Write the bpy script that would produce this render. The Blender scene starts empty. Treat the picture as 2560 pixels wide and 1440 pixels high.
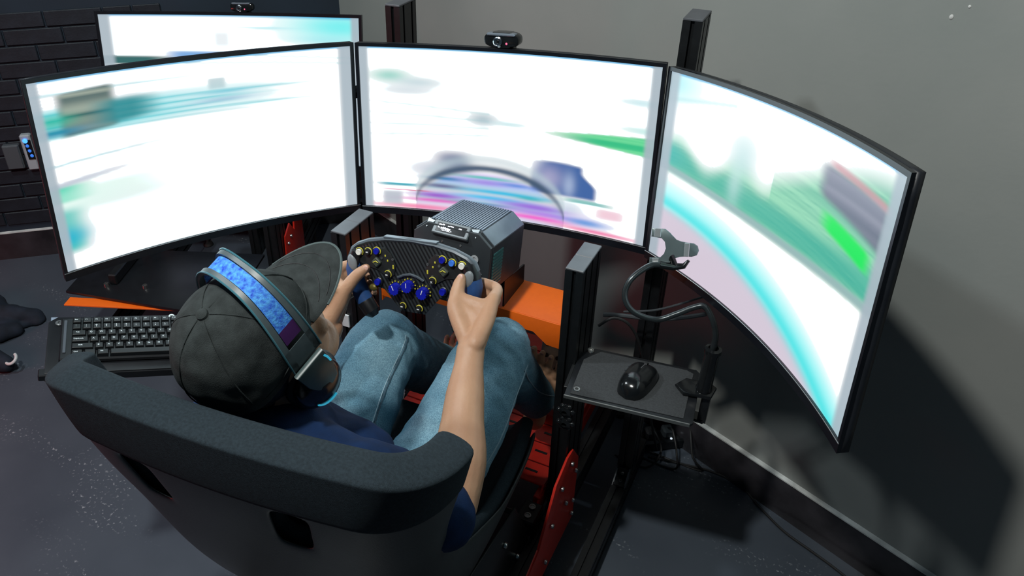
import bpy, bmesh, math, random
import numpy as np
from mathutils import Vector, Matrix, noise
from mathutils.bvhtree import BVHTree

random.seed(7); np.random.seed(7)
SC = bpy.context.scene
COL = SC.collection
V = Vector
PI = math.pi

# ------------------------------------------------------------------ camera
cam_d = bpy.data.cameras.new('camera'); cam = bpy.data.objects.new('camera', cam_d); COL.objects.link(cam)
cam_d.sensor_width = 36.0; cam_d.lens = 27.92; cam_d.shift_x = 0.07052; cam_d.shift_y = -0.01821
cam_d.clip_start = 0.02
_cx = V((0.8828230, 0.4694464, -0.0156064)); _cy = V((-0.2413816, 0.4819348, 0.8423027)); _cz = V((0.4029372, -0.7398371, 0.5387789))
M = Matrix((_cx, _cy, _cz)).transposed().to_4x4(); M.translation = V((0.689, -1.383, 1.837))
cam.matrix_world = M
SC.camera = cam

# ------------------------------------------------------------------ world, lamps, exposure
world = bpy.data.worlds.new('world'); SC.world = world; world.use_nodes = True
world.node_tree.nodes['Background'].inputs[0].default_value = (0.20, 0.40, 0.58, 1)
world.node_tree.nodes['Background'].inputs[1].default_value = 0.055
vs = SC.view_settings; vs.view_transform = 'Standard'; vs.look = 'None'; vs.gamma = 1.0; vs.exposure = 0.0; vs.use_curve_mapping = False
def lamp(name, kind, loc, energy, color, size=.1, aim=None):
    d = bpy.data.lights.new(name, kind); d.energy = energy; d.color = color
    if kind == 'AREA': d.shape = 'DISK'; d.size = size
    else: d.shadow_soft_size = size
    o = bpy.data.objects.new(name, d); COL.objects.link(o); o.location = loc
    if aim is not None: o.rotation_euler = (V(aim) - V(loc)).to_track_quat('-Z', 'Y').to_euler()
    return o
lamp('ceiling_lamp', 'POINT', (0.0, -1.37, 3.02), 175, (0.97, 0.985, 0.95), .06)
lamp('left_ceiling_lamp', 'POINT', (-1.25, -.80, 2.95), 95, (0.86, 0.96, 1.0), .08)
lamp('red_tint_fill', 'AREA', (-2.1, -1.25, .75), 6, (1.0, 0.13, 0.14), .5, (-1.25, -.75, 0))  # added fill out of view, tints the left side red
lamp('blue_tint_fill', 'AREA', (-1.9, 2.2, 2.9), 10, (0.10, 0.35, 1.0), .5, (-1.4, .9, 1.0))  # unseen fill, added only for a blue tint at the left wall

# ------------------------------------------------------------------ materials
MATS = {}
def mat(name, col, rough=.5, metal=0., var=0., vscale=30., bump=0., bscale=200., spec=.5, col2=None, coat=0., detail=3.):
    if name in MATS: return MATS[name]
    m = bpy.data.materials.new(name); m.use_nodes = True; nt = m.node_tree; b = nt.nodes['Principled BSDF']
    b.inputs['Base Color'].default_value = (*col, 1); b.inputs['Roughness'].default_value = rough; b.inputs['Metallic'].default_value = metal
    b.inputs['Specular IOR Level'].default_value = spec; b.inputs['Coat Weight'].default_value = coat
    tc = nt.nodes.new('ShaderNodeTexCoord')
    nz = nt.nodes.new('ShaderNodeTexNoise'); nz.inputs['Scale'].default_value = vscale; nz.inputs['Detail'].default_value = detail
    nt.links.new(tc.outputs['Object'], nz.inputs['Vector'])
    rp = nt.nodes.new('ShaderNodeValToRGB'); rp.color_ramp.elements[0].position = .3; rp.color_ramp.elements[1].position = .7
    c2 = col2 if col2 else tuple(min(1, c*(1+var)) for c in col); c1 = col if col2 else tuple(c*(1-var) for c in col)
    rp.color_ramp.elements[0].color = (*c1, 1); rp.color_ramp.elements[1].color = (*c2, 1)
    nt.links.new(nz.outputs['Fac'], rp.inputs['Fac']); nt.links.new(rp.outputs['Color'], b.inputs['Base Color'])
    if bump:
        n2 = nt.nodes.new('ShaderNodeTexNoise'); n2.inputs['Scale'].default_value = bscale; n2.inputs['Detail'].default_value = 2
        nt.links.new(tc.outputs['Object'], n2.inputs['Vector'])
        bp = nt.nodes.new('ShaderNodeBump'); bp.inputs['Strength'].default_value = bump; bp.inputs['Distance'].default_value = .002
        nt.links.new(n2.outputs['Fac'], bp.inputs['Height']); nt.links.new(bp.outputs['Normal'], b.inputs['Normal'])
    MATS[name] = m; return m
def emit(name, col, strength):
    m = mat(name, (.01, .01, .01), .3); b = m.node_tree.nodes['Principled BSDF']
    b.inputs['Emission Color'].default_value = (*col, 1); b.inputs['Emission Strength'].default_value = strength; return m
def picture_mat():
    m = bpy.data.materials.new('screen_picture'); m.use_nodes = True; nt = m.node_tree; b = nt.nodes['Principled BSDF']
    b.inputs['Base Color'].default_value = (.005, .005, .006, 1); b.inputs['Roughness'].default_value = .35
    a = nt.nodes.new('ShaderNodeAttribute'); a.attribute_name = 'pic'
    nt.links.new(a.outputs['Color'], b.inputs['Emission Color']); b.inputs['Emission Strength'].default_value = 1.0
    return m
M_PIC = picture_mat()
def wave_mat(name, c1, c2, scale, axis='DIAGONAL', rough=.4, metal=0., bump=.3, rot=(0, 0, 0)):
    m = bpy.data.materials.new(name); m.use_nodes = True; nt = m.node_tree; b = nt.nodes['Principled BSDF']
    b.inputs['Roughness'].default_value = rough; b.inputs['Metallic'].default_value = metal
    tc = nt.nodes.new('ShaderNodeTexCoord'); mp = nt.nodes.new('ShaderNodeMapping'); mp.inputs['Rotation'].default_value = rot
    w = nt.nodes.new('ShaderNodeTexWave'); w.bands_direction = axis; w.inputs['Scale'].default_value = scale
    nt.links.new(tc.outputs['Object'], mp.inputs[0]); nt.links.new(mp.outputs[0], w.inputs['Vector'])
    rp = nt.nodes.new('ShaderNodeValToRGB'); rp.color_ramp.elements[0].color = (*c1, 1); rp.color_ramp.elements[1].color = (*c2, 1)
    nt.links.new(w.outputs['Fac'], rp.inputs['Fac']); nt.links.new(rp.outputs['Color'], b.inputs['Base Color'])
    bp = nt.nodes.new('ShaderNodeBump'); bp.inputs['Strength'].default_value = bump; bp.inputs['Distance'].default_value = .001
    nt.links.new(w.outputs['Fac'], bp.inputs['Height']); nt.links.new(bp.outputs['Normal'], b.inputs['Normal'])
    MATS[name] = m; return m

K_ALU = mat('black_anodised', (.006, .007, .008), .42, .0, .2, 60, .05, 400)
K_CAP = mat('grey_end_cap', (.085, .09, .10), .45, 0, .1)
K_PLAST = mat('black_plastic', (.007, .008, .010), .38, 0, .2)
K_GLOSS = mat('gloss_black', (.008, .009, .010), .16, 0, .2)
K_RUBB = mat('black_rubber', (.012, .012, .013), .6, 0, .2)
K_STEEL = mat('bolt_steel', (.55, .55, .53), .28, 1.0, .1)
K_SILV = mat('silver_plate', (.62, .63, .64), .35, .9, .1)
K_ORANGE = mat('orange_powder_coat', (1.0, .165, .010), .42, 0, .04, 80, .05, 600)
K_RED = mat('red_powder_coat', (.62, .022, .010), .4, 0, .08, 40)
K_FABRIC = mat('seat_fabric', (.016, .025, .032), .88, 0, .25, 240, .5, 1100, .25)
K_SHELL = mat('seat_shell', (.030, .036, .036), .42, 0, .15, 10, .15, 500)
K_GREYM = mat('grey_metal', (.16, .17, .18), .4, .6, .1)

# ------------------------------------------------------------------ mesh helpers
def frames(path):
    p = [V(q) for q in path]; n = len(p); T = []
    for i in range(n):
        t = (p[min(i+1, n-1)] - p[max(i-1, 0)])
        T.append(t.normalized() if t.length > 1e-9 else V((0, 0, 1)))
    a = V((0, 0, 1)) if abs(T[0].z) < .9 else V((1, 0, 0))
    N = [(a - T[0]*a.dot(T[0])).normalized()]
    for i in range(1, n):
        q = T[i-1].rotation_difference(T[i]); v = q @ N[-1]; v = (v - T[i]*v.dot(T[i])).normalized(); N.append(v)
    return p, T, N
class MB:
    def __init__(s): s.v = []; s.f = []
    def add(s, vs, fs):
        o = len(s.v); s.v += [tuple(x) for x in vs]; s.f += [tuple(i+o for i in f) for f in fs]; return s
    def bm(s, b):
        b.verts.index_update(); s.add([v.co[:] for v in b.verts], [[v.index for v in f.verts] for f in b.faces]); b.free(); return s
    def box(s, c, d, R=None, bev=0., seg=1):
        b = bmesh.new(); bmesh.ops.create_cube(b, size=1.0)
        for v in b.verts: v.co = V((v.co.x*d[0], v.co.y*d[1], v.co.z*d[2]))
        if bev: bmesh.ops.bevel(b, geom=b.edges[:], offset=bev, segments=seg, affect='EDGES', profile=.5)
        for v in b.verts: v.co = (R @ v.co if R else v.co) + V(c)
        return s.bm(b)
    def tube(s, path, r, seg=10, caps=True, flat=None, N0=None):
        p, T, N = frames(path); n = len(p); rr = r if hasattr(r, '__len__') else [r]*n
        vs, fs = [], []
        for i in range(n):
            B = T[i].cross(N[i])
            for k in range(seg):
                a = 2*PI*k/seg; f = flat if flat else (1, 1)
                vs.append(p[i] + N[i]*(math.cos(a)*rr[i]*f[0]) + B*(math.sin(a)*rr[i]*f[1]))
        for i in range(n-1):
            for k in range(seg):
                k2 = (k+1) % seg; fs.append((i*seg+k, i*seg+k2, (i+1)*seg+k2, (i+1)*seg+k))
        if caps: fs.append(tuple(range(seg-1, -1, -1))); fs.append(tuple((n-1)*seg+k for k in range(seg)))
        return s.add(vs, fs)
    def chain(s, pts, rad, seg=14, sub=4):
        # smooth closed limb: catmull path with round ends
        p = [V(q) for q in pts]; P, Rr = [], []
        for i in range(len(p)-1):
            a, b, c, d = p[max(i-1, 0)], p[i], p[i+1], p[min(i+2, len(p)-1)]
            for k in range(sub):
                t = k/sub; P.append(.5*((2*b)+(c-a)*t+(2*a-5*b+4*c-d)*t*t+(3*b-a-3*c+d)*t**3)); tt = t*t*(3-2*t); Rr.append(rad[i]*(1-tt)+rad[i+1]*tt)
        P.append(p[-1]); Rr.append(rad[-1])
        t0 = (P[0]-P[1]).normalized(); t1 = (P[-1]-P[-2]).normalized()
        hd = []; hr = []; td = []; tr = []
        for a in (80, 60, 35): hd.append(P[0]+t0*Rr[0]*math.sin(math.radians(a))); hr.append(Rr[0]*math.cos(math.radians(a)))
        for a in (35, 60, 80): td.append(P[-1]+t1*Rr[-1]*math.sin(math.radians(a))); tr.append(Rr[-1]*math.cos(math.radians(a)))
        return s.tube(hd+P+td, hr+Rr+tr, seg)
    def ball(s, c, r, R=None, seg=16, rings=10):
        r = r if hasattr(r, '__len__') else (r, r, r); vs, fs = [], []
        vs.append(V((0, 0, r[2])));
        for i in range(1, rings):
            th = PI*i/rings
            for k in range(seg):
                a = 2*PI*k/seg; vs.append(V((r[0]*math.sin(th)*math.cos(a), r[1]*math.sin(th)*math.sin(a), r[2]*math.cos(th))))
        vs.append(V((0, 0, -r[2]))); e = len(vs)-1
        for k in range(seg): fs.append((0, 1+k, 1+(k+1) % seg)); fs.append((e, 1+(rings-2)*seg+(k+1) % seg, 1+(rings-2)*seg+k))
        for i in range(rings-2):
            for k in range(seg): a = 1+i*seg; k2 = (k+1) % seg; fs.append((a+k, a+seg+k, a+seg+k2, a+k2))
        return s.add([(R @ v if R else v)+V(c) for v in vs], fs)
    def lathe(s, prof, c, axis=(0, 0, 1), seg=20):
        z = V(axis).normalized(); x = z.orthogonal().normalized(); y = z.cross(x); vs, fs = [], []
        for r, h in prof:
            for k in range(seg): a = 2*PI*k/seg; vs.append(V(c)+z*h+x*(r*math.cos(a))+y*(r*math.sin(a)))
        n = len(prof)
        for i in range(n-1):
            for k in range(seg): k2 = (k+1) % seg; fs.append((i*seg+k, i*seg+k2, (i+1)*seg+k2, (i+1)*seg+k))
        fs.append(tuple(range(seg-1, -1, -1))); fs.append(tuple((n-1)*seg+k for k in range(seg)))
        return s.add(vs, fs)
    def prism(s, poly, o, ax, ay, az, depth, bev=0.):
        o, ax, ay, az = V(o), V(ax), V(ay), V(az); n = len(poly)
        if bev:
            b = bmesh.new(); vv = [b.verts.new(o+ax*x+ay*y) for x, y in poly]; w = [b.verts.new(o+ax*x+ay*y+az*depth) for x, y in poly]
            b.faces.new(vv[::-1]); b.faces.new(w)
            for i in range(n): b.faces.new((vv[i], vv[(i+1) % n], w[(i+1) % n], w[i]))
            es = [e for e in b.edges if (e.verts[0] in w) == (e.verts[1] in w)]
            bmesh.ops.bevel(b, geom=es, offset=bev, segments=2, affect='EDGES', profile=.5); return s.bm(b)
        vs = [o+ax*x+ay*y for x, y in poly]+[o+ax*x+ay*y+az*depth for x, y in poly]
        fs = [tuple(range(n-1, -1, -1)), tuple(range(n, 2*n))]+[(i, (i+1) % n, n+(i+1) % n, n+i) for i in range(n)]
        return s.add(vs, fs)
    def grid(s, P):
        nu, nv = len(P), len(P[0]); vs = [q for r in P for q in r]
        return s.add(vs, [(i*nv+j, (i+1)*nv+j, (i+1)*nv+j+1, i*nv+j+1) for i in range(nu-1) for j in range(nv-1)])
    def mesh(s, name):
        m = bpy.data.meshes.new(name); m.from_pydata(s.v, [], s.f); m.validate()
        b = bmesh.new(); b.from_mesh(m); bmesh.ops.recalc_face_normals(b, faces=b.faces[:]); b.to_mesh(m); b.free(); return m
    def build(s, name, material, parent=None, ang=35):
        return link(name, s.mesh(name), material, parent, ang)
def link(name, mesh, material, parent=None, ang=35):
    if ang:
        mesh.shade_smooth(); mesh.set_sharp_from_angle(angle=math.radians(ang))
    if material and not mesh.materials: mesh.materials.append(material)
    o = bpy.data.objects.new(name, mesh); COL.objects.link(o)
    if parent is not None:
        o.parent = parent
        if parent.type == 'EMPTY': o.matrix_parent_inverse = Matrix.Translation(-parent.location)
    return o
def thing(name, label, cat, loc=(0, 0, 0), group=None, kind=None):
    o = bpy.data.objects.new(name, None); COL.objects.link(o); o.location = loc; o.empty_display_size = .05
    return tag(o, label, cat, group, kind)
def tag(o, label=None, cat=None, group=None, kind=None):
    if label: o['label'] = label
    if cat: o['category'] = cat
    if group: o['group'] = group
    if kind: o['kind'] = kind
    return o
def modded(o, *mods):
    for typ, kw in mods:
        m = o.modifiers.new(typ.lower(), typ)
        for k, v in kw.items(): setattr(m, k, v)
    bpy.context.view_layer.update()
    dg = bpy.context.evaluated_depsgraph_get(); me = bpy.data.meshes.new_from_object(o.evaluated_get(dg))
    o.modifiers.clear(); old = o.data; o.data = me; me.name = o.name
    me.shade_smooth(); return o
def fuse(name, mb, material, parent, voxel, smooth=8, fac=.5):
    o = mb.build(name, material, parent, 0)
    modded(o, ('REMESH', dict(mode='VOXEL', voxel_size=voxel, use_smooth_shade=True)), ('SMOOTH', dict(factor=fac, iterations=smooth)))
    if not o.data.materials: o.data.materials.append(material)
    return o
def bolt(parent, c, axis, r=.006, h=.005, name='bolt', m=None):
    b = MB().lathe([(r*.98, 0), (r, h*.5), (r*.85, h), (r*.5, h), (r*.45, h*.4), (.0005, h*.4)], c, axis, 12); return b.build(name, m or K_STEEL, parent)
def profile_poly(w, d, pitch=.04, slot=.008, deep=.008):
    # outline of an aluminium extrusion with slots, centred
    pts = []
    def side(L, fn):
        n = max(1, round(L/pitch)); out = []
        for i in range(n):
            c = -L/2+pitch*(i+.5) if n > 1 else 0
            out += [(c-slot/2, 0), (c-slot/2, deep), (c+slot/2, deep), (c+slot/2, 0)]
        for a, b in out: pts.append(fn(a, b))
    pts.append((-w/2, -d/2)); side(w, lambda a, b: (a, -d/2+b))
    pts.append((w/2, -d/2)); side(d, lambda a, b: (w/2-b, a))
    pts.append((w/2, d/2)); side(w, lambda a, b: (-a, d/2-b))
    pts.append((-w/2, d/2)); side(d, lambda a, b: (-w/2+b, -a))
    return pts
def rotz(a): return Matrix.Rotation(a, 3, 'Z')
def text_mesh(txt, size, name='lettering'):
    c = bpy.data.curves.new(name, 'FONT'); c.body = txt; c.size = size; c.align_x = 'CENTER'; c.align_y = 'CENTER'; c.extrude = .0001; c.resolution_u = 2
    o = bpy.data.objects.new(name, c); COL.objects.link(o); bpy.context.view_layer.update()
    me = bpy.data.meshes.new_from_object(o.evaluated_get(bpy.context.evaluated_depsgraph_get()))
    COL.objects.unlink(o); bpy.data.objects.remove(o); bpy.data.curves.remove(c); return me

def smooth(pts, sub=6):
    p = [V(q) for q in pts]; out = []
    for i in range(len(p)-1):
        a, b_, c, d_ = p[max(i-1, 0)], p[i], p[i+1], p[min(i+2, len(p)-1)]
        for k in range(sub): t = k/sub; out.append(.5*((2*b_)+(c-a)*t+(2*a-5*b_+4*c-d_)*t*t+(3*b_-a-3*c+d_)*t**3))
    return out+[p[-1]]

# ================================================================== THE ROOM
def room_mats():
    f = mat('dark_floor', (.052, .064, .084), .36, 0, 0, 2.2, .10, 60, .5, (.082, .100, .124), detail=6)
    nt = f.node_tree; b = nt.nodes['Principled BSDF']; tc = nt.nodes['Texture Coordinate']
    # pale scuffs: stretched noise patches broken up by fine specks
    n1 = nt.nodes.new('ShaderNodeTexNoise'); n1.inputs['Scale'].default_value = 2.6; n1.inputs['Detail'].default_value = 3
    mp = nt.nodes.new('ShaderNodeMapping'); mp.inputs['Scale'].default_value = (1, 2.6, 1); nt.links.new(tc.outputs['Object'], mp.inputs[0]); nt.links.new(mp.outputs[0], n1.inputs['Vector'])
    r1 = nt.nodes.new('ShaderNodeValToRGB'); r1.color_ramp.elements[0].position = .52; r1.color_ramp.elements[1].position = .64; nt.links.new(n1.outputs['Fac'], r1.inputs['Fac'])
    n2 = nt.nodes.new('ShaderNodeTexNoise'); n2.inputs['Scale'].default_value = 105; n2.inputs['Detail'].default_value = 4; nt.links.new(tc.outputs['Object'], n2.inputs['Vector'])
    r2 = nt.nodes.new('ShaderNodeValToRGB'); r2.color_ramp.elements[0].position = .60; r2.color_ramp.elements[1].position = .72; nt.links.new(n2.outputs['Fac'], r2.inputs['Fac'])
    mu = nt.nodes.new('ShaderNodeMath'); mu.operation = 'MULTIPLY'; nt.links.new(r1.outputs['Color'], mu.inputs[0]); nt.links.new(r2.outputs['Color'], mu.inputs[1])
    mx = nt.nodes.new('ShaderNodeMix'); mx.data_type = 'RGBA'; src = b.inputs['Base Color'].links[0].from_socket
    nt.links.new(mu.outputs[0], mx.inputs['Factor']); nt.links.new(src, mx.inputs[6]); mx.inputs[7].default_value = (.34, .37, .40, 1); nt.links.new(mx.outputs[2], b.inputs['Base Color'])
    return f
M_FLOOR = room_mats()
M_WALL = mat('grey_plaster', (.235, .252, .238), .85, 0, 0, 1.6, .15, 90, .3, (.31, .315, .295), detail=7)
M_WALL2 = mat('dark_wall_blue_glow', (.010, .020, .034), .7, 0, .2, 3)  # blue light falling on this dark wall is mixed into its colour
M_BRICK = mat('dark_tile', (.011, .015, .022), .55, 0, .35, 14, .3, 120)
M_BASE = mat('dark_baseboard', (.028, .026, .030), .22, 0, .5, 9, .1, 120, .6, detail=5)
def struct(o): o['kind'] = 'structure'; return o
WA = V((0.550, 0.543, 0)); WD = V((0.9117, -0.4108, 0)); WN = V((-0.4108, -0.9117, 0))     # right wall: point, direction, normal into the room
COR = V((-1.247, 1.353, 0)); LD = V((0.772, 0.636, 0)); LN = V((0.636, -0.772, 0))
flo = MB(); flo.prism([(-4.5, -4.5), (3.2, -4.5), (3.2, 2.0), (-4.5, 2.0)], (0, 0, -.05), (1, 0, 0), (0, 1, 0), (0, 0, 1), .05)
struct(flo.build('floor', M_FLOOR))
w = MB(); w.prism([(-1.972, 0), (3.2, 0), (3.2, 3.1), (-1.972, 3.1)], WA, WD, (0, 0, 1), -WN, .12); struct(w.build('wall_right', M_WALL))
LL = (COR - V((-2.443, .368, 0))).length
w = MB(); w.prism([(-3.6, 0), (0.0, 0), (0.0, 3.1), (-3.6, 3.1)], COR, LD, (0, 0, 1), -LN, .12); wl = struct(w.build('wall_left', M_WALL2))
bb = MB(); bb.prism([(0, 0), (.012, 0), (.012, .124), (.008, .130), (0, .130)], WA - WD*1.972, WN, (0, 0, 1), WD, 5.1); bbo = struct(bb.build('baseboard_right', M_BASE))
ed = MB(); ed.prism([(0, .129), (.0125, .129), (.0125, .133), (0, .136)], WA - WD*1.972, WN, (0, 0, 1), WD, 5.1); ed.build('top_highlight', mat('baseboard_highlight', (.62, .64, .62), .35, 0, .25, 25), bbo)  # pale strip painted as the highlight along the board's top
bb = MB(); bb.prism([(0, 0), (.012, 0), (.012, .124), (.0, .130)], COR - LD*3.6, LN, (0, 0, 1), LD, 3.6); bbl = struct(bb.build('baseboard_left', M_BASE))
ed = MB(); ed.prism([(0, .126), (.0125, .126), (.0125, .130), (0, .132)], COR - LD*3.6, LN, (0, 0, 1), LD, 3.6); ed.build('top_highlight', MATS['baseboard_highlight'], bbl)  # same painted highlight on the left board
# dark brick tiles of the left wall, each its own piece
me_l = MB().box((0, 0, 0), (.212, .012, .058), None, .003).mesh('brick'); me_s = MB().box((0, 0, 0), (.104, .012, .058), None, .003).mesh('brick')
for me in (me_l, me_s): me.materials.append(M_BRICK)
ra = math.atan2(LD.y, LD.x); nb = 0
for r in range(14):
    s = -.62 - .055*(r % 3); k = r
    while s < .95:
        L = .212 if (k*7+r*3) % 5 not in (1, 4) else .104
        if s+L > 1.0: break
        o = bpy.data.objects.new('brick', me_l if L > .2 else me_s); COL.objects.link(o); o.parent = wl
        o.location = V((-2.443, .368, 0)) + LD*(s+L/2) + LN*(.003+.003*random.random()) + V((0, 0, .165+.064*r+.03)); o.rotation_euler = (0, 0, ra)
        s += L+.006; k += 1; nb += 1
# small chips on the plaster, top right
ch = MB()
ch.ball(WA + WD*.30 + WN*.0 + V((0, 0, 1.413)), (.004, .003, .005), None, 8, 6).ball(WA + WD*.325 + V((0, 0, 1.437)), (.003, .002, .003), None, 8, 6)
ch.build('plaster_chip', mat('chip_white', (.6, .6, .58), .8), bpy.data.objects['wall_right'])
# wall box and lit control on the left wall
def wl_pt(s, z, off=0.): return V((-2.443, .368, 0)) + LD*s + LN*off + V((0, 0, z))
t = thing('wall_box', 'flat dark grey box on the dark tiled wall beside the lit wall control', 'wall box', wl_pt(.15, .43))
MB().box(wl_pt(.155, .485, .02), (.066, .03, .106), rotz(ra), .004).build('body', mat('wallbox_grey', (.075, .085, .095), .6), t)
MB().box(wl_pt(.155, .485, .036), (.058, .004, .098), rotz(ra), .001).build('lid', MATS['wallbox_grey'], t)
t = thing('wall_control', 'small white wall control with blue lit buttons left of the left screen', 'control', wl_pt(.21, .42))
MB().box(wl_pt(.222, .50, .022), (.042, .03, .155), rotz(ra), .005).build('body', mat('control_white', (.40, .43, .46), .5), t)
MB().box(wl_pt(.228, .515, .039), (.026, .005, .085), rotz(ra), .001).build('key_panel', K_GLOSS, t)
for i in range(4): MB().ball(wl_pt(.222+.003*i, .555-.022*i, .042), (.007, .004, .007) if i else (.010, .005, .010), rotz(ra), 10, 8).build('lit_button', emit('blue_led' if i else 'blue_led_top', (.05, .25, 1.0), .8 if i else 2.5), t)

# ================================================================== MONITORS
def sst(a, b, x): x = np.clip((x-a)/(b-a+1e-9), 0, 1); return x*x*(3-2*x)
def blob(u, t, cu, ct, ru, rt, p=2.): return np.exp(-(np.abs((u-cu)/ru)**p + np.abs((t-ct)/rt)**p))
def band(x, a, b, s): return sst(a-s, a+s, x)*(1-sst(b-s, b+s, x))
rng = np.random.RandomState(3)
def streaks(t, n, seed):
    r = np.random.RandomState(seed); v = r.rand(n); x = np.clip(t, 0, 1)*(n-1); i = x.astype(int); i2 = np.minimum(i+1, n-1); return v[i]*(1-(x-i))+v[i2]*(x-i)
WHITE = np.array([1.0, 1.0, 1.0])
def lay(img, mask, col):
    mask = 1-(1-np.clip(mask, 0, 1))**1.6
    return img*(1-mask[..., None]) + np.array(col)*mask[..., None]
def edges(img, u, t, wl=.036, wr=.036):
    img = lay(img, .8*(1-sst(.2, 1.0, t/.016)), (.04, .38, .70))  # blue glow on the inner bezel, painted as a line along the top
    m = 1-sst(.55, 1.0, (u/wl)); m2 = 1-sst(.55, 1.0, ((1-u)/wr))
    return lay(lay(img, m*.8, img.min(axis=-1).min()*0+np.array([.38, .46, .52])), m2*.8, [.38, .46, .52])
def pic_center(u, t):
    im = np.ones(u.shape+(3,))*WHITE
    im = lay(im, .6*blob(u, t, .10, .165, .06, .035), (.20, .60, .50)); im = lay(im, .45*blob(u, t, .20, .20, .08, .03), (.40, .58, .64)); im = lay(im, .35*blob(u, t, .16, .25, .10, .03), (.45, .58, .66))
    for k in range(4):
        tt = .36+.045*k+(.42-u)*(-.10+.06*k); im = lay(im, .28*np.exp(-((t-tt)/.006)**2)*(u < .45)*sst(.0, .1, u), (.30, .72, .72))
    im = lay(im, .7*blob(u, t, .425, .395, .045, .035), (.40, .52, .58)); im = lay(im, .35*blob(u, t, .52, .41, .06, .015), (.3, .7, .75))
    g0 = .43-.045*(u-.6)/.4; g1 = .435+.055*(u-.6)/.4
    m = sst(.58, .85, u)*band(t, g0, np.maximum(g1, g0+.004), .010); im = lay(im, m*.97, (.02, .50, .22)); im = lay(im, m*.55*streaks(t, 120, 5), (.25, .85, .40))
    im = lay(im, .4*blob(u, t, .95, .20, .07, .02), (.35, .72, .78)); im = lay(im, .4*blob(u, t, .97, .35, .08, .02), (.3, .75, .7))
    # tyres
    m = blob(u, t, .315, .675, .065, .060, 3)*sst(.18, .34, u); im = lay(im, m*.9, (.13, .16, .30)); im = lay(im, .5*blob(u, t, .26, .73, .09, .05), (.40, .46, .60))
    m = band(u, .60, .825-.05*sst(.74, .64, t), .012)*band(t, .60+1.1*(u-.67)**2, .795, .014)*sst(.58, .68, u+.25*(t-.62)); im = lay(im, m*.93, (.04, .12, .36))
    im = lay(im, .65*m*blob(u, t, .66, .70, .05, .07), (.42, .40, .60)); im = lay(im, .5*m*blob(u, t, .735, .73, .02, .07), (.45, .55, .75))
    # nose and dash colours inside the hoop
    x = (u-.455)/.27; rr = np.sqrt(np.clip(1-x*x, 0, 1)); hoop = .695+.26*(1-rr)+.02*(u-.43)
    reg = sst(hoop+.015, hoop+.05, t)*(np.abs(x) < 1)
    c1 = np.stack([.30+.45*streaks(t+.01*u, 34, 1), .40+.45*streaks(t, 36, 2), .65+.30*streaks(t, 30, 4)], -1); im = im*(1-(reg*.8)[..., None])+c1*(reg*.8)[..., None]
    for cu, ct, ru, rt, col, al in ((.44, .755, .11, .010, (.04, .55, .45), .8), (.30, .785, .07, .012, (.02, .22, .45), .85), (.44, .785, .08, .016, (.38, .28, .78), .85), (.55, .78, .06, .012, (.10, .25, .70), .7),
            (.50, .84, .16, .012, (.02, .50, .78), .85), (.60, .85, .05, .012, (.02, .45, .50), .7), (.28, .835, .07, .014, (.12, .10, .25), .75), (.27, .90, .09, .018, (.34, .10, .60), .9), (.26, .935, .12, .012, (.80, .08, .55), .75), (.46, .88, .13, .014, (.03, .55, .85), .85), (.44, .925, .12, .010, (.03, .25, .40), .7),
            (.62, .90, .13, .020, (.32, .14, .70), .85), (.66, .935, .14, .018, (.45, .22, .80), .8), (.62, .965, .14, .014, (.88, .12, .60), .85), (.20, .985, .16, .016, (.92, .22, .42), .8), (.84, .985, .14, .012, (.90, .16, .38), .8), (.80, .94, .07, .022, (.12, .32, .72), .8), (.74, .87, .05, .03, (.5, .6, .75), .5)):
        im = lay(im, al*blob(u, t, cu, ct, ru, rt), col)
    im = lay(im, .85*blob(u, t, .125, .845, .07, .010, 4), (.02, .38, .48)); im = lay(im, .75*blob(u, t, .15, .878, .08, .004, 4), (.70, .08, .2)); im = lay(im, .65*blob(u, t, .10, .935, .035, .045, 6), (.42, .47, .55))
    im = lay(im, .7*blob(u, t, .80, .815, .08, .012, 4), (.10, .45, .42)); im = lay(im, .6*blob(u, t, .88, .865, .045, .03, 4), (.85, .50, .62))
    m = np.exp(-((t-hoop)/(.018+.012*np.abs(x)))**2)*(np.abs(x) < .995)*(1-.45*sst(.6, 1, np.abs(x))); im = lay(im, m*.93, (.05, .09, .16))
    m = np.exp(-((t-hoop+.055)/.03)**2)*(np.abs(x) < .995); im = lay(im, m*.4, (.50, .62, .66))
    return edges(im, u, t)
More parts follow.
